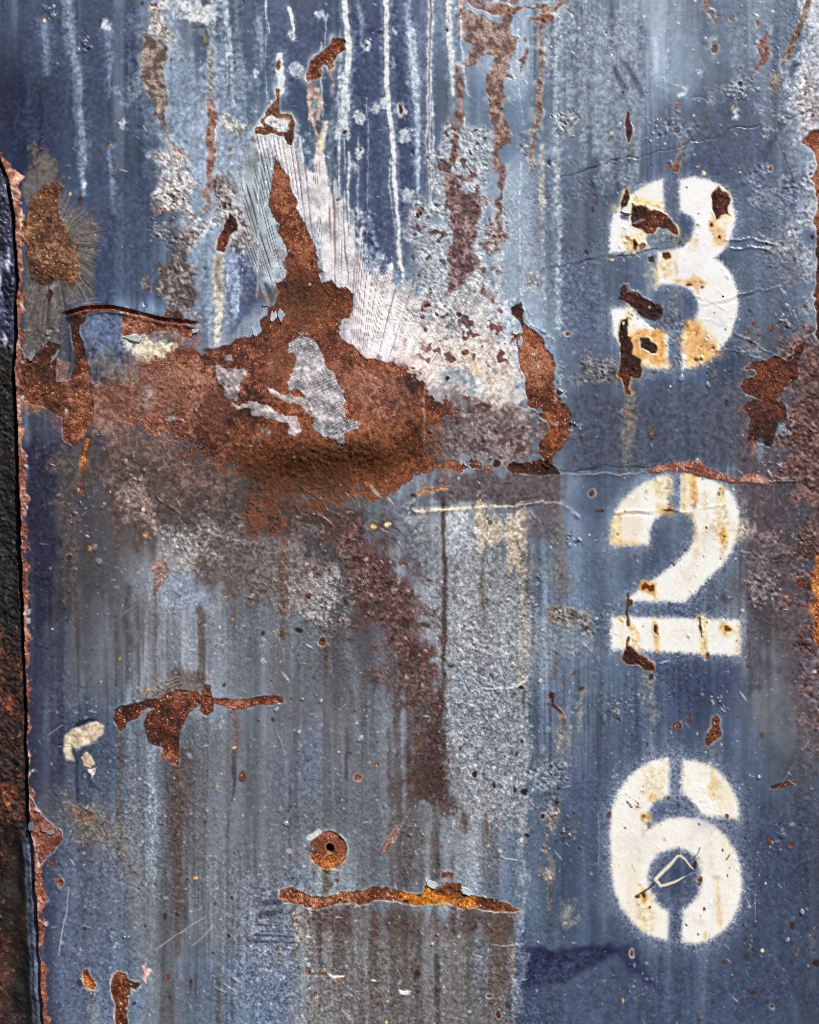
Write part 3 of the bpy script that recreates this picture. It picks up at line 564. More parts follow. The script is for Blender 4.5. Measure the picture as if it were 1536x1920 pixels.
# stained skin around the bristled patch at the left edge, with its fan of hairline cracks
ang2 = np.arctan2(X - 96, Y - 455); rad2 = np.hypot(X - 96, Y - 455)
def angn2(a_, freq, seed):
    r = np.random.default_rng(seed).standard_normal(4096).astype(np.float32)
    u = (a_ + 4) * freq; i = u.astype(int); f = u - i
    return r[i % 4096] * (1 - f) + r[(i + 1) % 4096] * f
stain_or_shade(poly(S('62,278 78,275 100,300 125,350 150,380 185,430 170,500 165,570 120,590 110,760 60,760 45,640 45,330')), (96, 84, 76), .85, 12, .5, .3)
def hairs(cx, cy, pts, n, seed, dark=(60, 48, 44), a=.7, tip=14, amp=.4):
    sl, d = poly(pts, .4, 30)
    an = np.arctan2(X[sl] - cx, Y[sl] - cy)
    ln = ss(.5, 1.2, angn2(an, n, seed)); k = ss(-4, 4, d + tip * .5 * angn2(an, n * .5, seed + 1))
    mix(sl, k * ln * a, dark); mix(sl, k * (1 - ln) * a * .25, (170, 168, 164))
    Z[sl] += amp * k * (.6 - 1.3 * ln)
hairs(70, 470, S('60,285 84,282 118,360 120,420 60,420 48,360'), 46, 81, (78, 64, 54), .7)
hairs(96, 455, S('112,370 150,390 190,430 178,480 160,540 140,520 128,450'), 60, 82, (70, 60, 54), .75, 26)
hairs(96, 440, S('50,530 150,540 165,600 60,620'), 60, 83, (70, 54, 44), .5, 26)
rust(poly(S('86,349 104,341 117,346 115,365 117,385 112,406 125,432 128,450 146,458 148,484 151,510 141,526 125,536 109,531 86,536 62,520 47,484 44,445 47,396 60,375 75,362'), .8), 'brown', label='brown bristly rust patch by the left edge', soft=4, lip=.3, depth=-.6, grain=1.0)
rust(blob(90, 556, 5, 9, .4), 'dark', part=False)

# the great rusted dent -------------------------------------------------------------------------
main = S('514,302 527,328 538,345 548,375 558,396 573,420 588,452 600,492 605,530 625,528 645,545 668,552 664,580 655,590 650,595 635,597 640,625 655,640 668,655 690,672 715,678 745,690 775,700 788,704 794,731 828,750 843,770 846,786 838,796 807,791 804,804 809,817 797,822 799,838 807,854 825,864 851,860 885,864 906,872 929,877 916,885 890,881 864,878 838,872 807,885 783,890 760,914 734,927 698,934 656,934 614,937 588,940 549,937 526,947 523,984 505,992 480,989 476,963 469,940 484,916 476,895 445,880 429,872 396,859 380,849 365,846 338,833 307,815 271,804 250,790 276,783 305,776 320,745 300,720 336,718 333,698 297,698 289,685 325,664 351,656 380,661 411,651 440,640 466,638 484,630 487,601 495,588 518,560 523,547 515,531 534,526 536,510 534,497 531,466 521,432 510,403 509,365 508,338')
# pinkish bare rust around its left end
def pinkish(pts, a=.9, soft=10, lo=(112, 68, 54), hi=(172, 124, 110)):
    sl, d = poly(pts, 1.2, 40)
    k = ss(-soft, soft, d + soft * .45 * (G2[sl] + W0[sl] * .6))
    t = ss(-1.9, 2.1, .5 * G2[sl] + .6 * G1[sl] + .5 * W0[sl] + .6 * G4[sl])[..., None]
    mix(sl, k * a, np.array(lo, np.float32) * (1 - t) + np.array(hi, np.float32) * t)
    RU[sl] = np.maximum(RU[sl], .8 * k); Z[sl] += k * .16 * (G1[sl] + .6 * G2[sl])
pinkish(S('170,720 240,680 300,640 345,640 380,660 330,760 400,850 330,840 250,800 190,800 165,770'), .88, 14)
pinkish(S('60,700 120,690 180,720 300,690 340,780 250,800 180,790 100,790 50,760'), .75, 16, (104, 60, 46), (160, 108, 90))
pinkish(S('170,790 330,800 430,870 480,900 400,920 300,870 210,840'), .6, 20, (96, 70, 62), (150, 122, 112))
pinkish(S('235,590 370,612 378,650 330,640 270,630 232,632'), .85, 6, (120, 86, 80), (190, 166, 160))
stain_or_shade(poly(P(0, 380, '600,1000 620,850 760,810 870,850 860,960 900,1050 920,1090 850,1080 820,1190 790,1120 640,1150')), (96, 112, 148), .95, 4, .3, .3)
stain_or_shade(poly(P(0, 380, '620,870 660,860 660,1150 620,1150')), (64, 66, 80), .7, 5, .3, .3)
stain_or_shade(poly(P(0, 380, '870,970 1010,970 1180,985 1270,1040 1250,1090 1130,1150 1000,1110 920,1060')), (226, 208, 176), .95, 8, .5)
stain_or_shade(poly(P(0, 380, '880,965 980,970 980,1080 930,1080')), (204, 210, 218), .8, 8, .4)
stain_or_shade(poly(P(0, 380, '640,1150 790,1120 830,1180 900,1110 1060,1090 1100,1150 1000,1300 700,1280')), (124, 116, 116), .7, 12, .6)
hairs(240, 760, P(0, 380, '880,1120 1000,1080 1130,1080 1080,1180 920,1200'), 50, 84, (110, 96, 90), .6, 16)
stain_or_shade(poly(P(0, 380, '1020,1340 1130,1340 1160,1440 1040,1480')), (150, 138, 136), .7, 8, .5)
FR = 2 + 14 * np.maximum(ss(430, 340, X) * ss(640, 700, Y), ss(850, 900, Y) * ss(760, 700, X)) + 4 * ss(640, 700, Y) * ss(700, 760, X)
mid_, md = rust(poly(main, .55, 40), 'mid', halo=0, label='large rusted dent with a tall pointed tongue', depth=.8, lip=.8, grain=.45, fray=FR)
# deeper orange in the belly, pale rubbed flecks on top
stain_or_shade(poly(S('480,560 600,520 640,560 600,640 560,620 500,640')), (112, 62, 36), .45, 25, .6)
stain_or_shade(poly(S('360,800 560,740 660,800 800,780 800,880 720,930 560,940 420,870')), (134, 74, 38), .5, 35, .7)
stain_or_shade(poly(S('520,840 700,830 800,800 800,880 700,930 540,935 480,900')), (104, 60, 32), .6, 25, .6)
stain_or_shade(blob(562, 552, 46, 30, 1.5), (70, 40, 26), .6, 16, .8); stain_or_shade(poly(S('440,870 520,900 640,905 640,930 520,950 480,930')), (70, 44, 32), .6, 20, .8)
for p_, w_, c_ in [('330,760 430,830 520,880', [8, 14, 8], (76, 42, 28)), ('600,640 650,720 700,800', [6, 10, 6], (84, 46, 30)), ('400,720 480,790 560,830', [6, 9, 5], (90, 50, 34)), ('560,600 540,660 500,720', [8, 12, 6], (78, 42, 26)), ('700,700 760,760 800,800', [8, 12, 8], (96, 54, 32)), ('420,690 380,720 350,760', [10, 16, 10], (170, 120, 104)), ('640,800 700,830 760,830', [12, 20, 12], (150, 88, 46)), ('520,470 560,500 590,520', [10, 16, 10], (88, 48, 32)), ('540,390 555,440 570,480', [6, 12, 8], (140, 86, 62))]:
    stain_or_shade(stroke(S(p_), w_, 1.5), c_, .5, 12, .9)
pinkish(S('250,690 420,680 470,760 420,860 300,800'), .55, 30, (120, 70, 52), (164, 112, 94))
pinkish(S('360,690 440,690 470,730 420,800 360,790 300,800'), .45, 16)
pinkish(S('640,690 760,710 790,760 700,790 660,760'), .4, 18)
pinkish(S('430,830 560,790 700,790 760,820 640,850 480,850'), .3, 25)
stain_or_shade(poly(S('468,925 535,935 532,1000 472,998')), (82, 46, 30), .7, 12, .9); stain_or_shade(stroke(S('500,945 600,950 700,935 770,915'), [10, 12, 10, 8], 1.0), (92, 52, 32), .6, 8, .8)
# scraps of grey primer still on the rust
def scrap(pts, rag=.8, col=(150, 142, 146), ridges=None, a=.95):
    sl, d = poly(pts, rag, 20)
    k = ss(-1.5, 1.5, d) * a
    cc = np.array(col, np.float32) * (1 + .10 * G2[sl] + .08 * G1[sl] + .05 * W0[sl])[..., None]
    if ridges is not None:
        cc = cc * (1 - .30 * ridges[sl])[..., None]; Z[sl] += k * .55 * (.7 - 1.4 * ridges[sl])
    mix(sl, k, cc); Z[sl] += 1.0 * k; RU[sl] = RU[sl] * (1 - .5 * k)
    i = new_id('primer_scrap'); ID[sl][d > 0] = i
# curved combing: arcs about a point low on the right
rr = np.hypot((X - 690) * 1.0, (Y - 860) * 1.25)
def radn(freq, seed):
    r = np.random.default_rng(seed).standard_normal(8192).astype(np.float32)
    u = (rr + 3 * nz(30, 30, 95)) * freq; i = u.astype(int); f = u - i
    return r[i % 8192] * (1 - f) + r[(i + 1) % 8192] * f
arcs = ss(.25, .85, np.cos(2 * np.pi * (rr * .165 + .5 * radn(.03, 96) + .12 * nz(50, 50, 97))) * ss(-1.2, .2, nz(22, 22, 98)))
scrap(P(380, 380, '710,900 740,960 800,1010 850,1090 900,1180 960,1260 1040,1350 1060,1420 1045,1500 1050,1580 1150,1620 1090,1680 1040,1670 1050,1730 980,1760 950,1710 870,1680 780,1640 840,1560 700,1370 620,1350 615,1250 650,1200 680,1110 630,1090 650,1000 690,970'), .7, (156, 150, 156), arcs)
scrap(P(380, 380, '80,1190 150,1170 270,1180 300,1220 260,1290 240,1340 250,1390 200,1390 150,1320 110,1270'), .8, (152, 138, 140), arcs * .3)
sl, d = stroke(P(380, 380, '450,1320 520,1350 640,1400 740,1450 830,1510 900,1580'), [4, 9, 9, 11, 14, 8], .6)
scrap(P(380, 380, '445,1318 530,1340 650,1390 740,1430 850,1500 960,1590 900,1610 800,1540 720,1480 620,1430 500,1370'), .5, (170, 156, 156))
scrap(P(380, 760, '320,0 500,0 570,60 700,100 740,180 700,200 600,190 560,110 480,90 420,80 330,30'), 1.2, (168, 154, 156))
scrap(P(380, 380, '220,1400 300,1420 480,1450 540,1536 430,1520 300,1470 230,1440'), 1.2, (172, 152, 150))
scrap(P(380, 380, '160,1100 210,1095 230,1130 160,1140'), .6, (164, 156, 160))
scrap(P(380, 760, '420,180 470,170 480,220 430,200'), .6, (140, 120, 118))
scrap(P(0, 760, '1160,100 1240,60 1330,110 1230,120 1190,110'), .7, (160, 142, 138))
stain_or_shade(stroke(S('794,640 795,760 796,860'), 3), (176, 132, 110), .5, 2, .5)
stain_or_shade(stroke(P(380, 380, '0,1060 250,1010 520,1050 640,980'), 3, .3), (70, 36, 26), .6, 2, .4)
# rust in the crease at the left and the strip running down from it
rust(poly(P(0, 380, '450,800 620,780 620,860 585,900 600,1000 615,1150 660,1230 660,1536 650,1590 600,1660 560,1710 520,1740 470,1700 450,1620 430,1536 200,1420 150,1350 110,1400 100,1080 150,1080 190,1150 250,1140 360,1020 430,1040 430,1100 390,1190 400,1280 470,1310 520,1290 545,1180 520,1000 500,880 480,820'), .5), 'mid', label='rust strip hanging from the crease at the left')
rust(poly(P(0, 380, '455,795 600,750 800,745 950,780 1180,830 1400,850 1410,880 1200,862 1000,812 830,782 650,800 480,812'), .3), 'pink', label='thin rust line along the torn crease', lip=.8)
rust(poly(P(0, 380, '885,800 960,812 1100,842 1300,872 1400,890 1370,960 1300,960 1260,920 1100,930 1010,960 900,965 870,930'), .6), 'pink', label='pinkish rust below the torn crease')
rust(poly(P(0, 760, '590,220 630,240 635,450 600,490 580,430'), .4), 'orange')
stain_or_shade(stroke(P(0, 760, '612,480 615,590'), [9, 7]), (100, 60, 44), .7, 3, .4)
rust(poly(P(0, 380, '1180,780 1220,780 1225,830 1170,820'), .4), 'brown'); rust(poly(P(0, 380, '1230,800 1270,770 1320,820 1310,845 1230,835'), .4), 'deep')
# top patches
rust(poly(P(380, 0, '930,255 970,270 1025,290 1015,360 970,400 945,450 950,475 915,500 900,460 870,445 845,480 860,520 840,570 790,590 765,605 740,550 750,500 765,430 820,380 870,340 920,310'), .45), 'mid', halo=9, label='rust patch with a white rim near the top', grain=.9)
stain_or_shade(stroke(P(380, 0, '780,600 785,700 800,800 800,900'), [16, 15, 14, 8], .2), (146, 128, 140), .9, 3, .3)
stain_or_shade(stroke(P(380, 0, '800,730 805,780'), [8, 10], .2), (120, 160, 180), .6, 4, .3); stain_or_shade(stroke(P(380, 0, '795,690 805,700'), 7, .2), (206, 160, 110), .6, 4, .3); stain_or_shade(stroke(P(380, 0, '800,810 800,850'), 8, .2), (120, 104, 150), .6, 4, .3)
stain_or_shade(stroke(P(380, 0, '765,640 770,760 800,900 830,1000 835,1100'), [3, 3, 4, 9, 7], .2), (226, 186, 140), .8, 3, .4); stain_or_shade(stroke(P(380, 0, '825,640 845,720 835,850'), [3, 4, 5], .2), (224, 190, 150), .7, 3, .4)
stain_or_shade(stroke(P(380, 0, '918,510 925,580 940,660'), [5, 4, 3], .2), (170, 120, 110), .7, 3, .4)
rust(poly(P(380, 0, '530,660 570,670 560,730 545,790 560,830 630,840 640,900 650,980 640,1055 595,1050 580,980 500,960 440,980 375,970 370,930 420,910 400,880 420,850 440,800 480,760 530,720'), .5), 'brown', halo=8, label='tan rust hook below the pale runs')
stain_or_shade(poly(P(380, 0, '435,850 480,830 540,860 610,880 590,950 520,930 450,890'), .4), (208, 214, 216), .95, 3, .4)
rust(poly(P(380, 380, '195,60 235,100 235,200 210,250 180,310 150,370 90,365 110,300 140,230 150,170'), .5), 'mid', halo=5)
rust(blob(523, 123, 4, 9, .3), 'brown', part=False)
# the strip right of the fans
rust(poly(P(760, 380, '770,750 825,735 850,790 860,850 900,920 980,980 985,1060 1060,1100 1080,1180 1060,1290 1110,1370 1170,1460 1200,1540 1190,1600 1180,1700 1140,1770 1060,1870 1060,1930 1020,1920 1020,1870 970,1810 965,1720 1040,1660 960,1510 880,1430 860,1310 820,1170 820,1050 800,990 750,1040 770,990 840,950 840,870 780,810'), .45), 'mid', label='long rust strip between the pale scrapes and the blue', lip=2.0, grain=.6)
scrap(P(760, 760, '950,20 985,30 990,65 955,60'), .2, (110, 124, 146)); scrap(P(760, 760, '1040,140 1100,140 1100,165 1045,160'), .2, (140, 146, 156)); scrap(P(760, 380, '915,1095 935,1095 935,1115 915,1115'), .2, (150, 156, 170)); scrap(P(760, 380, '945,1170 965,1180 965,1205 950,1195'), .2, (160, 160, 170))
stain_or_shade(poly(P(760, 760, '985,180 1120,190 1100,280 1030,340 980,260')), (150, 84, 36), .6, 8, .7)
crust(P(760, 380, '860,730 910,800 940,900 1020,980 1040,1080 1100,1100 1140,1230 1130,1330 1180,1400 1190,1480 1150,1400 1090,1330 1090,1150 1000,1060 1000,970 910,900'), (112, 124, 144), (160, 168, 178), .75, 4, 3.0, 8)
# seam across the sheet
rust(poly(P(760, 760, '760,440 800,405 900,420 1000,415 1080,450 1110,490 1000,520 850,500 790,500'), .5), 'deep', label='dark rust along the seam under the long strip', grain=.9); rust(blob(760 + 683 / 3.84, 760 + 417 / 3.84, 7, 6, .4), 'deep')
rust(poly(P(1136, 760, '360,440 500,415 600,410 680,400 740,450 830,500 930,520 1000,500 1080,490 1150,520 1180,570 1100,575 1000,545 900,560 820,545 700,510 560,490 420,475 290,480 280,450'), .4), 'pink', label='rusted seam above the numeral 2', depth=-.8, lip=.4)
# rust on the numeral 3
rust(poly(P(*a1, '190,20 250,20 340,40 400,90 460,130 500,180 500,230 470,220 430,180 370,180 350,245 310,240 250,170 210,150 195,80'), .5), 'dark', 4, (236, 200, 130), 'dark rust scab across the upper left of the 3', grain=1.1, depth=-.5)
rust(poly(P(*a1, '110,-10 120,-80 150,-110 165,-30 160,40 130,55 110,20'), .4), 'dark', 3, (236, 206, 140), grain=.9, depth=-.3)
rust(poly(P(*a1, '130,600 155,595 160,650 220,660 300,700 380,730 430,760 430,800 370,840 300,830 230,800 170,740 110,690'), .45), 'dark', 0, label='dark rust flake at the waist of the 3', grain=1.1, depth=-.5)
rust(poly(P(*a1, '130,840 170,840 160,900 170,960 200,970 210,1080 250,1130 260,1200 240,1250 180,1240 180,1380 150,1370 130,1270 95,1250 110,1100 120,1000 105,920'), .5), 'deep', 3, (226, 160, 80), 'dark rust running down the lower left of the 3', grain=1.1, depth=-.5)
rust(poly(P(*a1, '250,980 300,990 360,1040 360,1100 310,1100 260,1050'), .5), 'dark', 3, (236, 220, 190), grain=1.0)
rust(poly(P(*a0, '770,1380 800,1345 830,1370 900,1410 905,1450 890,1480 880,1536 895,1550 860,1530 830,1535 820,1570 795,1590 780,1540 775,1480'), .4), 'dark', 4, (238, 206, 150), 'dark rust scab at the upper right of the 3', grain=1.0)
rust(poly(P(*a1, '400,360 450,360 465,400 430,420 405,395'), .4), 'dark', 3, (236, 206, 150)); rust(poly(P(*a1, '320,395 345,390 355,435 325,430'), .3), 'dark')
rust(blob(1136 + 218 / 3.84, 380 + 305 / 3.84, 4, 8, .3), 'dark', 3, (230, 180, 100)); rust(blob(1136 + 272 / 3.84, 380 + 318 / 3.84, 5, 5, .3), 'dark', 3, (230, 180, 100))
rust(poly(P(*a0, '145,810 165,820 185,900 185,960 160,1030 145,960'), .3), 'dark', 3, (150, 160, 170), 'narrow vertical rust slit above the 3', lip=1.5)
rust(poly(P(*a0, '510,1140 530,1135 525,1200 515,1250 485,1245 495,1190'), .3), 'mid'); rust(blob(1136 + 455 / 3.84, 1200 / 3.84, 4, 6, .3), 'mid')
# right-hand side
crust(S('1480,640 1560,600 1760,640 1760,1400 1545,1300 1515,1180 1500,1000 1490,860'), (80, 44, 37), (122, 80, 72), .82, 22, .8, 7, .2, (70, 32, 22), .6)
rust(poly(P(*a1, '1420,1010 1440,1010 1390,1130 1380,1260 1300,1300 1250,1330 1240,1400 1210,1420 1290,1500 1300,1590 1240,1610 1230,1710 1200,1740 1130,1720 1030,1740 1040,1660 1030,1536 1010,1480 1060,1450 1100,1420 980,1350 990,1320 1090,1310 1090,1250 1030,1210 1060,1170 1180,1130 1200,1110 1300,1130 1330,1080 1370,1060 1380,1020'), .7), 'deep', label='dark brown rust below and right of the 3', grain=.8)
rust(poly(P(*a0, '1460,960 1500,940 1560,930 1640,860 1700,900 1640,1000 1760,1200 1650,1400 1720,1700 1800,1900 1690,2100 1740,2300 1560,2440 1500,2400 1510,2000 1500,1536 1500,1320 1450,1290 1500,1220 1490,1130 1440,1060'), .6), 'mid', 5, (190, 194, 204), 'rusted right margin beside the 3')
rust(poly(P(*b0, '1540,1040 1500,1100 1500,1180 1450,1220 1490,1270 1470,1310 1490,1380 1460,1440 1460,1500 1490,1540 1510,1600 1480,1650 1520,1700 1540,1780 1620,1800 1700,1700 1660,1560 1740,1400 1680,1250 1720,1100 1620,1030'), .6), 'orange', label='orange rust at the right margin beside the 2', grain=.9)
rust(blob(1136 + 1400 / 3.84, 760 + 1300 / 3.84, 8, 9, .4), 'deep'); rust(poly(P(*b0, '1330,110 1420,140 1410,170 1340,140'), .4), 'deep'); rust(blob(1136 + 1285 / 3.84, 760 + 210 / 3.84, 8, 5, .3), 'deep'); rust(blob(1136 + 1425 / 3.84, 760 + 545 / 3.84, 6, 7, .4), 'dark')
scrap(P(*b0, '1240,120 1280,110 1330,160 1320,200 1250,210'), .5, (104, 112, 130))
stain_or_shade(stroke(P(*b0, '1075,240 1080,330'), [9, 5]), (150, 82, 60), .6, 4, .5); stain_or_shade(stroke(P(*b0, '1130,240 1130,400'), [12, 14]), (112, 120, 134), .7, 4, .4)
# on and below the 2
rust(poly(P(*b0, '260,1310 290,1280 320,1310 350,1300 345,1350 320,1350 300,1325 265,1335'), .25), 'deep', 3, (226, 150, 60))
rust(poly(P(*b1, '125,300 160,270 200,290 230,330 350,410 350,460 300,450 220,390 150,380 120,350'), .4), 'dark', 2, (196, 130, 70), 'rust scab hanging below the bar of the 2', grain=1.2, depth=-.6)
rust(stroke(P(*b1, '150,-90 150,0 150,60'), [4, 3, 2.5], .3), 'brown'); rust(blob(1136 + 172 / 3.84, 760 + 1425 / 3.84, 4, 6, .2), 'dark')
rust(stroke(P(*b1, '150,70 155,125'), [4, 5], .3), 'orange'); rust(stroke(P(*b1, '150,215 150,290'), [2.5, 3.5], .3), 'orange')
rust(blob(1136 + 357 / 3.84, 1140 + 150 / 3.84, 3.5, 7, .2), 'deep', 3, (230, 170, 90)); rust(stroke(P(*b1, '668,70 675,130 688,205'), [1.4, 2.2, 1.2], .3), 'deep'); rust(blob(1136 + 735 / 3.84, 1140 + 345 / 3.84, 3.5, 6, .2), 'orange'); rust(blob(1136 + 322 / 3.84, 1140 + 505 / 3.84, 4, 6, .3), 'dark')
rust(poly(P(*b1, '770,800 800,780 820,800 815,860 830,890 825,930 770,960 740,990 720,975 730,900 760,860'), .3), 'dark', 4, (128, 134, 142), 'boot-shaped rust spot above the 6', grain=1.0)
rust(blob(1136 + 582 / 3.84, 1140 + 795 / 3.84, 4, 9, .3), 'brown'); rust(blob(1136 + 505 / 3.84, 1140 + 862 / 3.84, 6, 8, .3), 'brown')
# left-hand lower patches
stain_or_shade(poly(S('262,1310 290,1280 330,1262 380,1260 378,1300 330,1300 290,1310')), (92, 76, 70), .85, 8, .5)
hairs(372, 1330, S('262,1310 290,1278 330,1262 380,1262 370,1300 330,1298 290,1312'), 50, 86, (64, 52, 48), .6, 16)
rust(poly(P(0, 1140, '830,740 870,705 950,690 1050,660 1150,640 1200,600 1300,590 1400,600 1440,640 1460,570 1510,570 1520,620 1536,640 1536,740 1470,770 1440,690 1390,740 1350,790 1330,850 1300,900 1305,960 1290,1020 1270,1080 1265,1120 1210,1110 1165,1080 1170,1000 1090,985 1060,960 1030,850 1060,760 1130,720 1060,720 1000,770 950,800 920,820 870,880 850,860 830,800'), .3), 'mid', 0, label='winged rust patch at the lower left', depth=1.2)
rust(poly(P(380, 1140, '-10,640 60,650 230,670 350,640 450,625 580,645 590,685 400,695 320,715 210,735 140,700 80,690 80,740 10,770 -20,740'), .3), 'mid', label='narrow rust bar right of the winged patch', depth=1.0)
rust(poly(S('130,1512 146,1512 172,1531 170,1543 146,1554 138,1535'), .6), 'orange', label='small orange rust spot near the lower left edge'); hairs(150, 1535, S('106,1470 122,1480 130,1512 172,1520 200,1510 205,1540 180,1556 140,1560 115,1550'), 40, 87, (84, 72, 60), .6, 20)
stain_or_shade(poly(S('108,1475 130,1500 180,1515 210,1560 250,1610 275,1640 260,1660 225,1600 180,1570 140,1575 115,1545')), (112, 102, 96), .7, 12, .6)
rust(poly(P(0, 1520, '610,1160 640,1155 660,1210 690,1260 670,1285 610,1270'), .3), 'orange', 2, (196, 180, 150), 'small triangular rust chip at the bottom left')
rust(poly(P(0, 1520, '810,1190 840,1160 900,1170 920,1220 950,1240 1000,1260 980,1295 940,1270 930,1330 890,1340 920,1350 920,1400 900,1420 925,1450 920,1620 840,1620 825,1400 805,1260'), .4), 'mid', 2, (190, 184, 170), 'tall rust patch at the bottom left')
for x, y, w, h in [(110, 1654, 5, 8), (115, 1660, 4, 6), (98, 1622, 5, 6), (158, 1742, 3, 4), (130, 1048, 4, 5)]: rust(blob(x, y, w, h, .3), 'orange')
# bottom weld line
rust(poly(P(380, 1520, '560,570 640,560 720,590 800,610 900,620 1000,590 1150,575 1210,545 1330,550 1420,575 1536,590 1590,590 1600,530 1650,540 1700,580 1740,530 1800,520 1845,520 1845,590 1960,605 2100,630 2200,660 2250,700 2280,720 2240,735 2100,720 1960,690 1870,705 1760,660 1610,665 1536,670 1250,640 1130,685 1100,660 980,670 900,695 830,715 750,690 680,660 600,650 560,620'), .3), 'mid', 2, (176, 170, 160), 'long rusted crack with an orange end, low in the sheet', grain=.9)
stain_or_shade(poly(P(760, 1520, '-30,590 130,580 140,530 190,540 240,590 380,600 500,610 500,680 410,700 300,660 150,660 -30,650'), .6), (206, 128, 38), .75, 4, .8)
stain_or_shade(poly(P(760, 1520, '240,580 280,530 340,520 380,530 370,620 290,620'), .6), (96, 52, 24), .6, 5, .7)
rust(poly(P(760, 1520, '260,440 300,435 345,450 340,480 290,470 262,478'), .2), 'dark')
# small spots: (x, y, rx, ry, tone, halo colour)
for x, y, rx, ry, tone, hc in [(82, 36, 5, 5, 'yellow', 1), (134, 361, 3, 5, 'yellow', 1), (207, 271, 3, 3, 'yellow', 1), (199, 391, 4, 4, 'pink', 0), (264, 5, 3, 4, 'mid', 0), (152, 375, 3, 10, 'brown', 0), (645, 249, 5, 4, 'mid', 1), (713, 60, 4, 3, 'dark', 0), (751, 205, 4, 9, 'mid', 1), (673, 281, 2, 3, 'dark', 0), (638, 372, 4, 4, 'brown', 0),
        (1115, 391, 4, 5, 'mid', 0), (1154, 488, 4, 4, 'yellow', 0), (1286, 266, 3, 3, 'yellow', 1), (1374, 205, 3, 4, 'yellow', 1), (1442, 320, 4, 4, 'brown', 1), (1310, 316, 3, 3, 'yellow', 1), (1321, 325, 3, 5, 'yellow', 1), (1336, 424, 4, 4, 'dark', 0), (1351, 447, 3, 3, 'dark', 0), (1309, 423, 3, 2, 'orange', 0), (1315, 540, 3, 2, 'deep', 0), (1355, 555, 2, 2, 'dark', 0), (1290, 535, 4, 2, 'dark', 0), (1400, 622, 5, 5, 'brown', 0), (1364, 755, 4, 7, 'deep', 0), (1520, 445, 4, 4, 'deep', 0), (1447, 615, 5, 6, 'brown', 0),
        (1361, 1006, 2, 2, 'orange', 0), (1252, 955, 8, 2, 'dark', 0), (1366, 1182, 4, 5, 'orange', 0), (1329, 990, 2, 2, 'orange', 0), (1307, 862, 3, 3, 'yellow', 1), (1220, 812, 4, 8, 'brown', 0), (1175, 770, 4, 6, 'brown', 0), (1527, 1261, 5, 4, 'yellow', 0),
        (1195, 1511, 2, 2, 'dark', 0), (1207, 1531, 3, 3, 'orange', 0), (1142, 1530, 4, 6, 'dark', 0), (1256, 1494, 4, 4, 'dark', 0), (1363, 1532, 4, 4, 'orange', 0), (1299, 1620, 4, 7, 'dark', 0), (1312, 1650, 5, 6, 'orange', 0), (1203, 1676, 3, 3, 'deep', 0), (1218, 1698, 2, 3, 'deep', 0), (1192, 1679, 3, 2, 'deep', 0), (1184, 1788, 3, 6, 'brown', 1), (1396, 1761, 5, 4, 'mid', 0), (1358, 1805, 4, 6, 'brown', 0), (1494, 1778, 4, 4, 'brown', 0), (1445, 1576, 5, 8, 'dark', 0), (1484, 1585, 5, 5, 'orange', 0), (1480, 1736, 6, 6, 'deep', 0), (1412, 1858, 5, 5, 'deep', 0), (1446, 1886, 4, 4, 'brown', 1), (1525, 1760, 5, 4, 'orange', 0), (1308, 1912, 4, 4, 'orange', 0), (1477, 1622, 4, 4, 'brown', 0), (1168, 1878, 4, 6, 'yellow', 1), (1529, 1807, 6, 8, 'deep', 0),
        (151, 922, 4, 4, 'yellow', 1), (158, 925, 6, 8, 'orange', 0), (140, 930, 4, 7, 'brown', 0), (123, 950, 3, 5, 'brown', 0), (170, 1029, 5, 5, 'yellow', 1), (272, 1002, 6, 6, 'yellow', 1), (130, 1046, 5, 4, 'brown', 0), (226, 1237, 4, 4, 'yellow', 1), (438, 1161, 4, 4, 'yellow', 1), (435, 1403, 5, 4, 'yellow', 1), (409, 1476, 3, 4, 'yellow', 1), (367, 1646, 5, 5, 'yellow', 0), (671, 1459, 8, 6, 'orange', 1), (707, 1434, 4, 4, 'orange', 0), (453, 1454, 6, 8, 'brown', 0), (604, 1203, 8, 9, 'brown', 1), (561, 1183, 6, 5, 'deep', 0), (488, 1191, 4, 5, 'orange', 0), (578, 1117, 6, 7, 'dark', 0), (276, 1292, 4, 3, 'yellow', 0), (308, 1719, 3, 6, 'dark', 0), (434, 1758, 3, 5, 'orange', 0), (315, 1834, 4, 4, 'orange', 0), (488, 1638, 5, 3, 'yellow', 0), (591, 1864, 4, 4, 'orange', 0), (629, 1650, 5, 5, 'brown', 1), (725, 1914, 4, 4, 'yellow', 0), (358, 1845, 3, 9, 'brown', 0),
        (978, 1289, 5, 5, 'mid', 0), (1032, 1305, 7, 7, 'orange', 0), (1089, 1294, 5, 3, 'mid', 0), (980, 1390, 3, 3, 'brown', 0), (970, 1412, 3, 6, 'brown', 0), (926, 1469, 4, 6, 'brown', 0), (983, 1481, 6, 6, 'dark', 0), (969, 1479, 3, 4, 'brown', 0), (961, 1496, 4, 2, 'yellow', 0), (1017, 1531, 6, 6, 'mid', 1), (1048, 1482, 4, 4, 'brown', 0), (1046, 1508, 4, 6, 'dark', 0), (887, 1449, 5, 6, 'deep', 0), (915, 1868, 5, 4, 'pink', 1), (935, 1903, 5, 5, 'brown', 1), (953, 1888, 4, 9, 'brown', 0), (784, 1825, 5, 8, 'deep', 0), (989, 1567, 4, 4, 'deep', 0), (699, 987, 8, 7, 'yellow', 0), (727, 985, 7, 6, 'yellow', 0), (1113, 925, 6, 6, 'brown', 1), (1125, 956, 7, 4, 'brown', 0), (802, 572, 6, 5, 'mid', 0), (863, 593, 4, 4, 'mid', 0), (838, 712, 3, 5, 'mid', 0), (775, 930, 7, 4, 'dark', 0), (1063, 627, 7, 5, 'brown', 1)]:
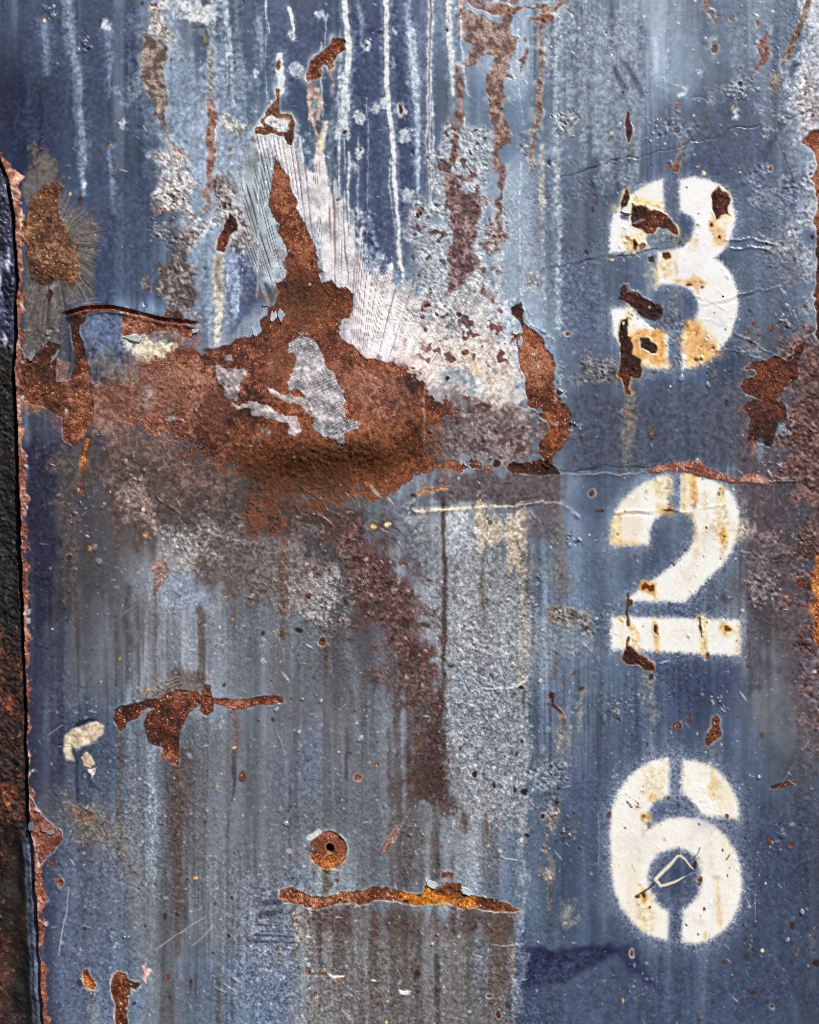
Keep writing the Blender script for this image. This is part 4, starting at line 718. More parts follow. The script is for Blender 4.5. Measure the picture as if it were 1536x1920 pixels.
    rust(blob(x, y, rx * .9, ry * .9, .35, pad=10), 'cream' if tone == 'yellow' else tone, 2 if hc and tone != 'yellow' else 0, (196, 190, 178), name='rust_spot', lip=.35, grain=.4, depth=-.5 if tone == 'yellow' else .3)
for pts, w, tone in [('1033,1310 1036,1325 1046,1330 1056,1340', [7, 5, 4, 4], 'orange'), ('720,1595 745,1552', [9, 6], 'pink'), ('1450,1475 1487,1468', [6, 7], 'deep'), ('788,925 812,917 840,913', [7, 4, 3], 'yellow')]:
    rust(stroke(S(pts), w, .3), tone, name='rust_spot', lip=.6)

# rusted washer-shaped disc with its drilled hole
cx, cy = 615.7, 1594.0
sl, d = poly([(cx + 34.6 * math.cos(t), cy + 35.6 * math.sin(t)) for t in np.linspace(0, 2 * math.pi, 40, endpoint=False)], .12, 30)
stain_or_shade((sl, d + 4), (170, 172, 172), .6, 4, .4)
notch1 = stroke(P(380, 1520, '760,270 800,275'), 9, .2); notch2 = stroke(P(380, 1520, '770,190 840,150'), 12, .2)
full = np.full((HH, WW), -99, np.float32); full[sl] = d
for n_sl, nd in (notch1, notch2): full[n_sl] = np.minimum(full[n_sl], -nd)
mix(notch2[0], ss(-1, 2, notch2[1]) * .9, (206, 208, 206)); mix(notch1[0], ss(-1, 2, notch1[1]) * .9, (96, 118, 144))
DISC = rust((sl, full[sl]), 'mid', 0, label='round rusted disc round a drilled hole', name='rusted_disc', depth=1.5, lip=1.4)
disc_id = len(PARTS) - 1
stain_or_shade(blob(cx - 2, cy + 14, 22, 12), (176, 100, 40), .6, 9, .9); stain_or_shade(blob(cx, cy - 10, 26, 14), (74, 36, 20), .55, 9, .7); stain_or_shade(stroke([(615, 1630), (613, 1660), (612, 1690)], [9, 7, 3], .5), (104, 88, 72), .6, 4, .5, .4)
stain_or_shade(blob(cx, cy, 38, 39, .2), (120, 66, 36), .0, 3, .3)
hx, hy = 618.8, 1591.0
hsl, hd = blob(hx, hy, 10.5, 11, .1); mix(hsl, ss(-1.5, 1.5, hd) * .7, (176, 128, 84)); Z[hsl] += 1.6 * np.exp(-((hd - .5) / 2) ** 2)
hsl, hd = blob(hx, hy, 7.2, 7.2, .1); mix(hsl, ss(-1, 1, hd), (30, 22, 20)); Z[hsl] -= 34 * ss(-.8, 1.2, hd)
hid = new_id('drilled_hole', None, disc_id); ID[hsl][hd > 0] = hid
# tan filler chips, white paint flecks
def chip(pts, col, label=None, rag=.4, name='paint_chip', lift=.9, rim=None, part=True):
    sl, d = poly(pts, rag, 20)
    if rim: mix(sl, ss(-5, 0, d) * .6, rim)
    k = ss(-1.2, 1.2, d)
    mix(sl, k, np.array(col, np.float32) * (1 + .05 * G2[sl] + .05 * G1[sl])[..., None])
    Z[sl] += lift * k
    crack = ss(1.25, 1.7, np.abs(fb(16, 12, 97, 2)[sl]) * -1 + 1.75) * k
    mix(sl, crack * .35, (110, 92, 70))
    if part: ID[sl][d > 0] = new_id(name, label)
stain_or_shade(poly(P(0, 1140, '460,900 500,840 580,810 700,820 750,850 740,880 640,850 560,850')), (46, 46, 66), .85, 3, .4)
chip(P(0, 1140, '445,930 500,885 580,865 640,850 700,830 745,850 735,910 690,970 620,970 560,1000 520,1030 515,1085 470,1080 455,1000'), (206, 190, 162), 'cracked tan filler chip near the left edge', rim=(196, 180, 190))
chip(P(0, 1140, '575,1060 620,1025 660,1050 680,1110 650,1150 600,1130'), (196, 180, 152), 'small tan filler chip below the cracked one')
chip(P(0, 1140, '630,1150 680,1150 680,1190 650,1250 640,1200'), (226, 220, 206), rag=.8)
stain_or_shade(stroke(P(0, 1140, '535,1020 545,1150 555,1400'), [9, 8, 6]), (48, 50, 82), .75, 3, .6, .5); stain_or_shade(stroke(P(0, 1140, '640,1200 650,1260 730,1330'), [7, 5, 6]), (44, 46, 76), .7, 3, .6)
chip(P(0, 1520, '1015,1120 1035,1110 1045,1150 1075,1160 1060,1250 1025,1240 1030,1180'), (228, 168, 172), 'pink fleck near the bottom left', rag=.7)
for pts in ('730,1070 760,1060 775,1080 745,1090', '755,1100 790,1095 795,1120 770,1125', '800,1150 825,1140 832,1165 805,1172', '905,1170 940,1180 1010,1190 1005,1205 930,1200', '1200,1235 1240,1232 1250,1245 1210,1252', '1425,1290 1520,1285 1500,1310 1440,1312'):
    chip(P(380, 1520, pts), (214, 216, 228), rag=.4)
for x, y in [(583, 1822), (610, 1829), (636, 1836)]: rust(blob(x, y, 5, 3, .4), 'orange', name='rust_spot')
for x, y, r in [(895, 1216, 5), (963, 1247, 4), (1117, 1161, 4), (601, 1318, 4), (520, 1329, 4), (560, 1372, 4), (1420, 1458, 4), (1504, 1710, 5), (673, 1385, 5), (810, 1770, 4), (861, 1758, 4), (473, 1118, 5), (1478, 610, 6), (1010, 1766, 3), (1474, 1760, 4), (537, 1545, 5)]:
    sl, d = blob(x, y, r, r, .3); k = ss(-1, 2, d); Z[sl] += 2.6 * k; mix(sl, k * .5, (186, 192, 202))

# scratches and creases ----------------------------------------------------------------------------
def scratch(pts, w, col, a=.85, dz=-.4, rag=.15):
    sl, d = stroke(pts, w, rag); k = ss(-.9, .9, d); mix(sl, k * a, col); Z[sl] += dz * k
scratch(P(760, 1140, '560,580 640,588 740,585 800,570 850,530 890,488'), [1.6, 2.4, 3, 3.4, 3.2, 2], (226, 220, 208), .95, .6)
scratch(P(*c1, '365,480 420,420 470,370 505,330 530,325 560,345 600,395 620,415'), [6, 6, 5, 4, 4, 3, 3, 2], (232, 214, 190), .95, .5)
scratch(P(*c1, '360,490 385,535 430,530 500,505 560,475'), [7, 5, 5, 4, 2], (232, 212, 186), .95, .5)
scratch(P(*c1, '560,475 640,440 690,490'), [2, 2, 2], (150, 160, 176), .7)
scratch(P(*c1, '210,610 270,580 310,550 350,510'), [2.2, 3, 2.4, 2], (44, 38, 40), .9)
scratch(P(*c1, '670,265 660,300 600,370'), [2, 2, 1.6], (70, 70, 80), .8); scratch(P(*c1, '890,315 870,350'), 2, (60, 66, 84)); scratch(P(*c1, '840,280 842,292'), 3, (40, 40, 50)); scratch(P(*c1, '872,455 872,470'), 2, (50, 50, 60))
scratch(P(0, 1520, '500,560 490,690 455,830 430,960 418,1050'), [1.6, 2, 2.2, 2, 1.6], (176, 178, 180), .8, .3)
scratch(P(0, 1520, '1130,1000 1260,900 1400,810 1480,765'), 1.6, (190, 194, 200), .7, -.2); scratch(P(0, 1520, '1390,980 1460,910 1536,830'), 1.6, (190, 194, 200), .6, -.2)
scratch(P(760, 1520, '620,962 720,965 850,958'), [1, 2, 1.4], (206, 196, 186), .7); scratch(P(380, 1140, '540,80 560,250 600,410'), 2, (150, 140, 136), .6); scratch(P(380, 1140, '440,260 460,400 520,600'), 2, (140, 134, 132), .5); scratch(P(0, 760, '890,1500 960,1450 1030,1410'), [5, 4, 2], (120, 112, 106), .8)
scratch(P(380, 1140, '530,870 570,960 595,1050'), [2, 4, 2], (150, 148, 146), .6, .5); scratch(P(760, 1520, '1390,0 1390,400'), 1.4, (150, 164, 190), .6); scratch(P(0, 1140, '345,910 380,880 445,845'), 1.3, (176, 184, 204), .7)
scratch(S('1390,1000 1415,1270'), 1.2, (120, 130, 150), .4); scratch(P(*c1, '1075,630 1072,790'), 1.4, (150, 164, 190), .6)
for p in ('90,1270 150,1300', '160,1245 250,1300', '220,1200 280,1235'): scratch(P(380, 1520, p), [2, 4], (160, 166, 174), .6, 1.2)
for p in ('690,330 730,345 800,360',): scratch(P(760, 1520, p), [2, 3, 3], (186, 196, 206), .7, 1.2)
rs = np.random.default_rng(9)
for _ in range(170):       # hairline scuffs everywhere
    x, y = rs.uniform(90, 1500), rs.uniform(20, 1900); a = rs.normal(1.35, .5); L = rs.uniform(10, 55)
    scratch([(x, y), (x + L * math.cos(a), y + L * math.sin(a))], [.6, 1.3], (168, 178, 194) if rs.random() < .7 else (60, 66, 84), rs.uniform(.15, .45), -.15)
def ridge(pts, w, h, rag=.5, step=0):
    """raised or sunken wrinkle; step > 0 lifts the side above the line"""
    q = pts if not isinstance(pts, str) else S(pts)
    sl, d = stroke(q, 0.01, rag, 40)
    Z[sl] += .5 * h * np.exp(-(d / (.72 * w)) ** 2) * np.clip(.55 + .45 * nz(24, 24, 132)[sl] + .3 * G3[sl], 0, 1.8)
R_ = ridge
R_(P(760, 760, '60,770 250,765 480,735 800,715 1000,690 1120,695 1200,750 1240,800'), 5, 4.2, .25); R_(P(760, 760, '60,740 250,735 480,705 800,690 1000,665 1120,670'), 6, -2.6, .25)
stain_or_shade(stroke(P(760, 760, '80,768 250,765 480,738 640,728 800,716'), [4, 6, 5, 4, 3], .25), (236, 206, 160), .85, 2, .4); stain_or_shade(stroke(P(760, 760, '800,716 1000,692 1120,700 1180,740 1220,790'), [3, 3, 4, 3, 2], .25), (186, 180, 180), .7, 2, .4)
R_(P(760, 760, '1090,465 1200,470 1330,460 1440,440 1536,440 1640,430 1700,455 1800,440'), 3, -2.6, .3); R_(P(760, 760, '1130,490 1330,500 1440,495 1536,500'), 4, 2.4, .3)
scratch(P(760, 760, '1090,465 1200,470 1330,462 1440,440 1536,440 1640,430 1740,448'), 1.6, (40, 46, 70), .8, -.5, .3); scratch(P(760, 760, '1130,490 1330,502 1440,497 1536,500 1600,480 1680,492'), 1.8, (186, 194, 206), .7, .4, .3)
R_(P(760, 380, '1000,470 1100,450 1230,420 1330,400 1450,385 1536,385') + P(*a1, '100,380 200,362 300,340 420,320'), 3, 2.4, .3); R_(P(760, 380, '1000,490 1100,470 1230,440 1330,415 1450,400 1536,400') + P(*a1, '100,390 200,372 300,350'), 2.5, -2.4, .3); scratch(P(760, 380, '1000,478 1100,458 1230,428 1400,398') + P(*a1, '20,385 150,372 300,348 380,330'), 1.5, (46, 50, 66), .65, -.4, .3)
R_(P(*a1, '870,270 1000,275 1150,285 1300,300 1420,320 1500,350'), 3.5, 3.6, .4); R_(P(*a1, '900,330 1050,340 1180,345 1230,380'), 3, 2.2, .4)
R_(P(*a1, '640,760 760,720 900,690 1100,630 1250,600'), 3, 2.0, .4); R_(P(*a1, '640,790 760,745 920,712 1100,655'), 3, -1.6, .4); R_(P(*a1, '920,940 1050,1000 1150,1060 1300,1140'), 3, 3.2, .4); R_(P(*a1, '850,1050 960,1070 1120,1140 1300,1220 1400,1280'), 3, 2.6, .4); R_(P(*a1, '830,1230 900,1280 980,1330'), 3, 1.8, .4)
R_(P(*a1, '1000,740 1060,780 1100,850 1110,920'), 3, 2.6, .4); R_(P(*a1, '650,850 780,860 900,885'), 2.5, 1.4, .4)
R_(P(*a0, '0,1180 150,1140 300,1110 450,1060 620,1030 850,980 950,920 1080,905 1400,820 1536,760'), 2.6, -2.0, .5); scratch(P(*a0, '0,1180 150,1140 300,1110 450,1060 620,1030 850,980 950,920 1080,905'), 1.5, (40, 46, 64), .7, -.4, .5); R_(P(*a0, '0,1195 150,1158 300,1128 450,1078 620,1045 850,998'), 3, 1.6, .5)
R_(P(*a0, '330,730 500,740 640,710 760,690 900,660'), 2.6, -1.4, .5); R_(P(*a0, '1060,1370 1200,1350'), 3, 2.2, .5); R_(P(*a0, '1350,820 1450,790 1536,770'), 4, 3.4, .4)
R_(P(760, 0, '1100,1280 1250,1260 1380,1210 1536,1150'), 2.6, -2.0, .5); scratch(P(760, 0, '1100,1275 1250,1255 1380,1205 1536,1150'), 1.5, (44, 50, 66), .6, -.3, .5); R_(P(760, 0, '1020,1420 1130,1410 1250,1400'), 2.6, -1.8, .6)
R_(P(*b0, '60,775 200,760 330,765 440,745 560,765 700,735 900,725'), 4, 3.0, .25); R_(P(*b0, '60,800 200,795 330,790'), 3, -2.0, .3); R_(P(*b0, '580,450 680,480 760,510'), 5, 4, .3)
R_(P(*b0, '0,500 80,490 200,475 280,490'), 2.6, 2.4, .3); R_(P(*b0, '1150,550 1300,550 1400,545'), 3, 2.2, .3); R_(P(*b1, '1290,120 1400,190 1500,260'), 3, 2.4, .4); R_(P(*b1, '1400,400 1450,470 1520,560'), 3, 2.2, .4)
R_(P(380, 760, '700,950 780,1010 850,1090 920,1160'), 4, 2.6, .4); R_(P(0, 760, '1130,640 1250,740 1340,800'), 3, 2.6, .4); R_(P(0, 760, '880,810 1000,820 1110,860'), 3, 2.2, .5); R_(P(380, 760, '680,580 780,640 850,690 900,760'), 3, 2.0, .4); R_(P(380, 760, '600,800 760,790 860,800 960,880'), 3, 1.8, .4)
for p in ('1030,620 1150,520 1280,500', '1060,640 1180,540 1300,520', '1100,650 1200,560 1310,545', '1170,650 1280,625 1400,600'): scratch(P(0, 1140, p), 1.6, (176, 150, 132), .6, 1.0, .3)

# small marks scattered over the paint: pits, pimples with painted glints, curled specks, blister clusters
def dot(x, y, rx, ry, dz, col, a, ang=0):
    m = max(rx, ry) * 1.6 + 2
    sl = crop(x - m, x + m, y - m, y + m)
    px, py = X[sl] - x + .25 * WX[sl], Y[sl] - y + .25 * WY[sl]
    c, s_ = math.cos(ang), math.sin(ang)
    q = np.hypot((px * c + py * s_) / rx, (-px * s_ + py * c) / ry)
    k = ss(1.35, .55, q); Z[sl] += dz * k
    if a: mix(sl, k * a, col)
rm = np.random.default_rng(31)
for _ in range(1500):
    x, y = rm.uniform(60, 1530), rm.uniform(0, 1915)
    dens_ = .35 + .65 * (y > 900 or x > 1000)
    if rm.random() > dens_: continue
    t = rm.random(); r = rm.gamma(2.2, .75) + .9
    if t < .42: dot(x, y, r * .8, r * rm.uniform(.6, 1.5), .35 + .18 * r, (190, 198, 210), rm.uniform(.1, .5), rm.uniform(0, 3))  # raised pimple with a pale glint painted on it
    elif t < .66: dot(x, y, r * .8, r, -.9, (52, 50, 60), rm.uniform(.3, .8))
    elif t < .80: dot(x, y, r * .8, r, .3, (112, 66, 44), rm.uniform(.4, .9))
    elif t < .86: dot(x, y, r * .7, r * .8, .8, (226, 204, 160), rm.uniform(.5, .95))
    else: dot(x, y, r * 2.4, r * .5, .6, (206, 210, 218), rm.uniform(.2, .6), rm.uniform(-.4, 1.2))
for cx_, cy_, sp_, n_ in [(158, 85, 14, 22), (100, 20, 14, 14), (690, 78, 10, 14), (1060, 232, 26, 30), (1190, 455, 30, 30), (1345, 1312, 26, 26), (1040, 1450, 18, 26), (1120, 700, 22, 30), (1480, 600, 22, 24), (1450, 870, 26, 26), (870, 1215, 50, 60), (985, 1125, 40, 50), (1060, 1560, 30, 30), (1160, 1325, 26, 40), (1070, 1010, 26, 26), (1230, 240, 26, 26), (1390, 175, 18, 22), (330, 1010, 40, 50), (700, 1100, 50, 70), (620, 1130, 36, 40), (1440, 1110, 36, 50), (1500, 1020, 30, 50), (1500, 800, 30, 50), (880, 840, 60, 50), (1080, 800, 16, 26), (220, 1760, 14, 24), (1450, 1590, 22, 22), (1230, 1850, 30, 22), (860, 1690, 30, 26), (1180, 1500, 22, 22), (250, 900, 40, 60), (160, 960, 40, 40), (300, 430, 20, 50), (340, 360, 26, 50), (80, 640, 30, 40), (1330, 680, 40, 36), (1130, 1160, 30, 30)]:
    for _ in range(n_):
        x, y = rm.normal(cx_, sp_ * .6), rm.normal(cy_, sp_ * .6); r = rm.gamma(3, .55) + .6
        dot(x, y, r, r * rm.uniform(.5, 1.2), (.35 + .3 * r) * (1 if rm.random() < .75 else -1), (186, 192, 202) if rm.random() < .7 else (70, 66, 70), rm.uniform(0, .5), rm.uniform(0, 3))

# ------------------------------------------------------------------ big relief: the dent, folds, buckling
yc = np.interp(X, [250, 380, 480, 560, 640, 720, 800, 860], [880, 893, 905, 906, 900, 888, 858, 850]) + 3 * nz(60, 60, 98)
amp = np.interp(X, [230, 330, 450, 540, 700, 780, 830, 900], [0, 5, 18, 34, 39, 26, 6, 0])
v = Y - yc
prof = np.where(v < -84, ss(-300, -84, v), 1 - 1.10 * ss(-84, 14, v)) ; prof = np.where(v > 14, -.12 * (1 - ss(14, 80, v)), prof)
Z += (amp * prof).astype(np.float32)
# hollow round the foot of the tongue, and along the tongue
for x, y, rx, ry, h in [(565, 555, 60, 40, -5), (545, 430, 40, 120, -3), (250, 640, 120, 60, 6), (620, 690, 60, 70, -4), (930, 700, 90, 90, 4), (1020, 700, 60, 120, 5), (1480, 720, 70, 120, -6), (900, 1020, 120, 70, 5), (20, 220, 70, 90, -10), (600, 1080, 120, 80, 4), (330, 1340, 60, 50, 3), (100, 430, 60, 110, 5), (1330, 780, 120, 60, 3), (1300, 600, 70, 60, -2)]:
    Z += h * np.exp(-((X - x) / rx) ** 2 - ((Y - y) / ry) ** 2)
# torn fold at the left: upper sheet stands proud of the crease
fy = np.interp(X, [118, 160, 210, 250, 300, 368], [588, 576, 574, 583, 596, 604])
wgt = ss(112, 135, X) * ss(378, 350, X)
Z += wgt * (5.5 * np.exp(-(np.clip(fy - Y, 0, 99) / 16) ** 2) * (Y < fy) + 4.0 * np.exp(-((Y - fy - 9) / 5) ** 2) - 3.5 * np.exp(-((Y - fy - 3) / 2.5) ** 2))
Z += 1.6 * nz(240, 300, 99) + 0.7 * nz(90, 110, 100)
# pimples, fine texture and painted-in sparkle on the paint
pim = ss(2.3, 3.1, nz(4.6, 4.6, 101)); Z += .6 * pim * (1 - RU); C += (pim * (1 - RU) * 14)[..., None]  # pimples are also painted slightly paler, as sparkle
dens = ss(-.2, 1.2, fb(120, 120, 102, 2))
pim2 = ss(1.9, 2.6, nz(4.2, 4.2, 103)) * (.35 + .65 * dens); Z += .4 * pim2 * (1 - .6 * RU)
GF = nz(2.5, 2.5, 133)
grainy = np.clip(.10 + .42 * lowY * ss(1180, 960, X) + .28 * np.exp(-((X - 905) / 90) ** 2 - ((Y - 1330) / 330) ** 2) + .16 * fb(90, 130, 134, 2), .05, 1.1)
num_k = np.isin(ID, [k for k, p in PARTS.items() if p[0] == 'stroke'])
grainy = grainy * np.where(num_k, .22, 1.0)
Z += grainy * (.28 * GF + .17 * G1) * (1 - .6 * RU)
C *= (1 + grainy * (.08 * GF + .09 * W0))[..., None]
lum = C @ np.array([.3, .59, .11], np.float32)
C += (lum[..., None] - C) * (.19 * (1 - RU))[..., None]
spk = ss(2.45, 2.9, GF) * (.3 + .7 * lowY); C += (spk * 45)[..., None]  # tiny bright sparkles added to the colour

# ------------------------------------------------------------------ left edge of the sheet and the beam behind it
ex = np.interp(Y, [-700, 262, 285, 330, 400, 500, 620, 680, 760, 860, 1000, 1140, 1300, 1400, 1500, 1560, 1640, 1750, 1920, 2100, 2700],
               [-400, -90, -8, 14, 26, 31, 32, 26, 30, 33, 38, 43, 47, 50, 52, 56, 64, 69, 79, 88, 110]) + .8 * nz(16, 16, 111) * ss(290, 330, Y) + .35 * nz(6, 6, 112)
de = X - ex                                             # > 0 on the sheet
# worn, rusted rim of the sheet
rimw = np.interp(Y, [280, 330, 420, 600, 660, 760, 1000, 1300, 1480, 1560, 1700, 1900], [10, 24, 13, 12, 14, 12, 13, 7, 6, 26, 13, 16])
rk = ss(1, -1, (de - rimw + 4 * nz(9, 9, 113)) / 2) * (de > 0) * ss(275, 300, Y)
sl = np.s_[:, :int(np.searchsorted(xs, 140))]
mix(sl, rk[sl], rust_col('pink', sl)); RU[sl] = np.maximum(RU[sl], rk[sl] * .8); Z[sl] += rk[sl] * (.6 * G1[sl] + .45 * np.abs(G2[sl]))
creamk = rk * ss(.1, 1.2, nz(9, 26, 114)) * ss(700, 600, Y) * ss(300, 330, Y); mix(sl, creamk[sl] * .8, (222, 196, 170))
flk = ss(.9, 1.6, nz(7, 7, 115)) * np.exp(-((de - rimw - 3) / 5) ** 2) * ss(290, 330, Y); mix(sl, flk[sl] * .7, (186, 192, 206)); Z[sl] += 2.2 * flk[sl]
rust(poly(P(0, 1140, '205,1370 260,1440 300,1490 330,1536 420,1620 430,1670 390,1710 380,1750 330,1780 290,1860 272,1780 245,1640 210,1580 200,1490'), .4), 'pink', 2, (196, 200, 206), 'torn rusty corner on the left edge, low down')
# white glossy frayed paint at the top of the edge
frk = ss(.1, 1.2, nz(7, 12, 116)) * ss(44, 30, de) * ss(-2, 2, de) * ss(280, 320, Y) * ss(650, 560, Y)
# recess
rec = ss(1.2, -1.2, de)
BZ = -14 + 2.2 * fb(34, 60, 117, 3) + .9 * np.abs(nz(7, 7, 118)) + .7 * G1 + .4 * GF + 3.0 * nz(60, 200, 119)
groove = -20 * np.exp(-((de + 3) / 3.0) ** 2)
low = ss(1530, 1600, Y)
BZ = BZ * (1 - low) + (-22 + 10 * np.exp(-((de + 10) / 8) ** 2) + 1.0 * nz(14, 60, 120) + .35 * G1 + ss(-22, -40, de) * (3 * fb(26, 40, 121, 2) - 3)) * low
Z[:] = Z * (1 - rec) + (BZ + groove * (1 - low)) * rec
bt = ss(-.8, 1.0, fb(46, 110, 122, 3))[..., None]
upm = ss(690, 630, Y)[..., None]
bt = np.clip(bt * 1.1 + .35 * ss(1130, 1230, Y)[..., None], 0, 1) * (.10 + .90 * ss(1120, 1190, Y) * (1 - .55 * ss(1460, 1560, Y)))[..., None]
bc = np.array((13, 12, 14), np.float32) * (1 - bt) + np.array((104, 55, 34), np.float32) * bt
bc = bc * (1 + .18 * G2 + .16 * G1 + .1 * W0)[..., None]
bc = bc + (ss(1.5, 2.4, GF + .6 * G2)[..., None] * np.array((64, 50, 44), np.float32))  # sparkles and rust flecks painted over the dark beam
nb = np.array((52, 54, 76), np.float32) * (1 + .25 * nz(10, 50, 123) + .1 * G2)[..., None] + ss(.5, 1.6, nz(9, 22, 124))[..., None] * 150  # navy gloss, its white glints painted into the colour
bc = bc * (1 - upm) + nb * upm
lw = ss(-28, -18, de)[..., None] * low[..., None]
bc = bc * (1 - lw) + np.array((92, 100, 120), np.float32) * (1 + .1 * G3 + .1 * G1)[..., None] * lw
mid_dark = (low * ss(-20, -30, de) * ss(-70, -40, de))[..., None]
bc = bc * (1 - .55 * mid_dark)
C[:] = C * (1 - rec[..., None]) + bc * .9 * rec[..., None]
RU[:] = RU * (1 - rec) + rec * (.75 - .55 * upm[..., 0] - .3 * lw[..., 0])
beam_id = new_id('steel_beam'); 
ID[de < 0] = beam_id

# ------------------------------------------------------------------ materials
def make_mat(name):
    m = bpy.data.materials.new(name); m.use_nodes = True
    n, l = m.node_tree.nodes, m.node_tree.links
    b = n['Principled BSDF']
    at = n.new('ShaderNodeAttribute'); at.attribute_name = 'surface_tint'
    ar = n.new('ShaderNodeAttribute'); ar.attribute_name = 'rustiness'
    tc = n.new('ShaderNodeTexCoord')
    n1 = n.new('ShaderNodeTexNoise'); n1.inputs['Scale'].default_value = 900; n1.inputs['Detail'].default_value = 4
    n2 = n.new('ShaderNodeTexNoise'); n2.inputs['Scale'].default_value = 240; n2.inputs['Detail'].default_value = 5; n2.inputs['Roughness'].default_value = .7
    for q in (n1, n2): l.new(tc.outputs['Object'], q.inputs['Vector'])
    amt = n.new('ShaderNodeMapRange'); amt.inputs['To Min'].default_value = .08; amt.inputs['To Max'].default_value = .5
    l.new(ar.outputs['Fac'], amt.inputs['Value'])
    mr = n.new('ShaderNodeMapRange'); mr.inputs['From Min'].default_value = .3; mr.inputs['From Max'].default_value = .7; mr.inputs['To Min'].default_value = -1; mr.inputs['To Max'].default_value = 1
    l.new(n1.outputs['Fac'], mr.inputs['Value'])
    mu = n.new('ShaderNodeMath'); mu.operation = 'MULTIPLY_ADD'; mu.inputs[2].default_value = 1.0
    l.new(mr.outputs['Result'], mu.inputs[0]); l.new(amt.outputs['Result'], mu.inputs[1])
    vm = n.new('ShaderNodeVectorMath'); vm.operation = 'SCALE'
    l.new(at.outputs['Color'], vm.inputs[0]); l.new(mu.outputs[0], vm.inputs['Scale'])
    l.new(vm.outputs[0], b.inputs['Base Color'])
    ro = n.new('ShaderNodeMapRange'); ro.inputs['To Min'].default_value = .34; ro.inputs['To Max'].default_value = .85
    l.new(ar.outputs['Fac'], ro.inputs['Value'])
    ra = n.new('ShaderNodeMath'); ra.operation = 'MULTIPLY_ADD'; ra.inputs[1].default_value = .22
    l.new(n2.outputs['Fac'], ra.inputs[0]); l.new(ro.outputs['Result'], ra.inputs[2])
    sb = n.new('ShaderNodeMath'); sb.operation = 'SUBTRACT'; sb.inputs[1].default_value = .11
    l.new(ra.outputs[0], sb.inputs[0]); l.new(sb.outputs[0], b.inputs['Roughness'])
    bs = n.new('ShaderNodeMapRange'); bs.inputs['To Min'].default_value = .07; bs.inputs['To Max'].default_value = .65
    l.new(ar.outputs['Fac'], bs.inputs['Value'])
    bp = n.new('ShaderNodeBump'); bp.inputs['Distance'].default_value = .0006
    l.new(bs.outputs['Result'], bp.inputs['Strength']); l.new(n1.outputs['Fac'], bp.inputs['Height'])
    l.new(bp.outputs['Normal'], b.inputs['Normal'])
    b.inputs['Specular IOR Level'].default_value = .45
    return m
M_paint, M_rust, M_white, M_beam = make_mat('weathered_blue_paint'), make_mat('flaking_rust'), make_mat('stencil_paint'), make_mat('corroded_beam')

# ------------------------------------------------------------------ meshes cut out of the grid
def box(a_, r_):
    for ax in (0, 1):
        p_ = np.cumsum(np.pad(a_, [(r_ + 1, r_) if i == ax else (0, 0) for i in range(3)], mode='edge'), axis=ax, dtype=np.float64)
        n_ = a_.shape[ax]
        a_ = ((np.take(p_, range(2 * r_ + 1, 2 * r_ + 1 + n_), ax) - np.take(p_, range(0, n_), ax)) / (2 * r_ + 1)).astype(np.float32)
    return a_
C += .16 * (C - box(box(C, 2), 2)) + .22 * (C - box(box(C, 16), 16))        # crisper boundaries between the paint layers
C = np.clip(C, 4, 246)
s = C / 255.0
LIN = np.where(s <= .04045, s / 12.92, ((s + .055) / 1.055) ** 2.4).astype(np.float32)
VX = ((X - 768) * U).astype(np.float32); VZ = ((960 - Y) * U + CZ).astype(np.float32); VY = (-Z * U).astype(np.float32)
co = np.stack([VX, VY, VZ], -1).reshape(-1, 3)
gx = np.gradient(Z, axis=1) / np.gradient(xs)[None, :]; gy = np.gradient(Z, axis=0) / np.gradient(ys)[:, None]
nrm = np.stack([-gx, -np.ones_like(Z), gy], -1)
nrm = (nrm / np.linalg.norm(nrm, axis=-1, keepdims=True)).reshape(-1, 3).astype(np.float32)
tint_flat = LIN.reshape(-1, 3); ru_flat = np.clip(RU, 0, 1).reshape(-1)
FID = ID[:-1, :-1].ravel()
idx = (np.arange(HH - 1)[:, None] * WW + np.arange(WW - 1)[None, :]).ravel()
QUAD = np.stack([idx, idx + WW, idx + WW + 1, idx + 1], -1)

def build(name, faces, mat, parent=None):
    u, inv = np.unique(faces.ravel(), return_inverse=True)
    me = bpy.data.meshes.new(name)
    nf = len(faces)
    me.vertices.add(len(u)); me.vertices.foreach_set('co', co[u].ravel())
    me.loops.add(nf * 4); me.loops.foreach_set('vertex_index', inv.astype(np.int32))
    me.polygons.add(nf); me.polygons.foreach_set('loop_start', np.arange(0, nf * 4, 4, dtype=np.int32))
    me.polygons.foreach_set('use_smooth', np.ones(nf, bool))
    ca = me.attributes.new('surface_tint', 'FLOAT_COLOR', 'POINT')
    ca.data.foreach_set('color', np.concatenate([tint_flat[u], np.ones((len(u), 1), np.float32)], 1).ravel())
    ra = me.attributes.new('rustiness', 'FLOAT', 'POINT'); ra.data.foreach_set('value', ru_flat[u])
    me.update(calc_edges=True)
    try:
        na = me.attributes.new('custom_normal', 'FLOAT_VECTOR', 'POINT'); na.data.foreach_set('vector', nrm[u].ravel())
    except Exception as e: print('normals', e)
    me.materials.append(mat)
    o = bpy.data.objects.new(name, me); scene.collection.objects.link(o)
    if parent: o.parent = parent
    return o

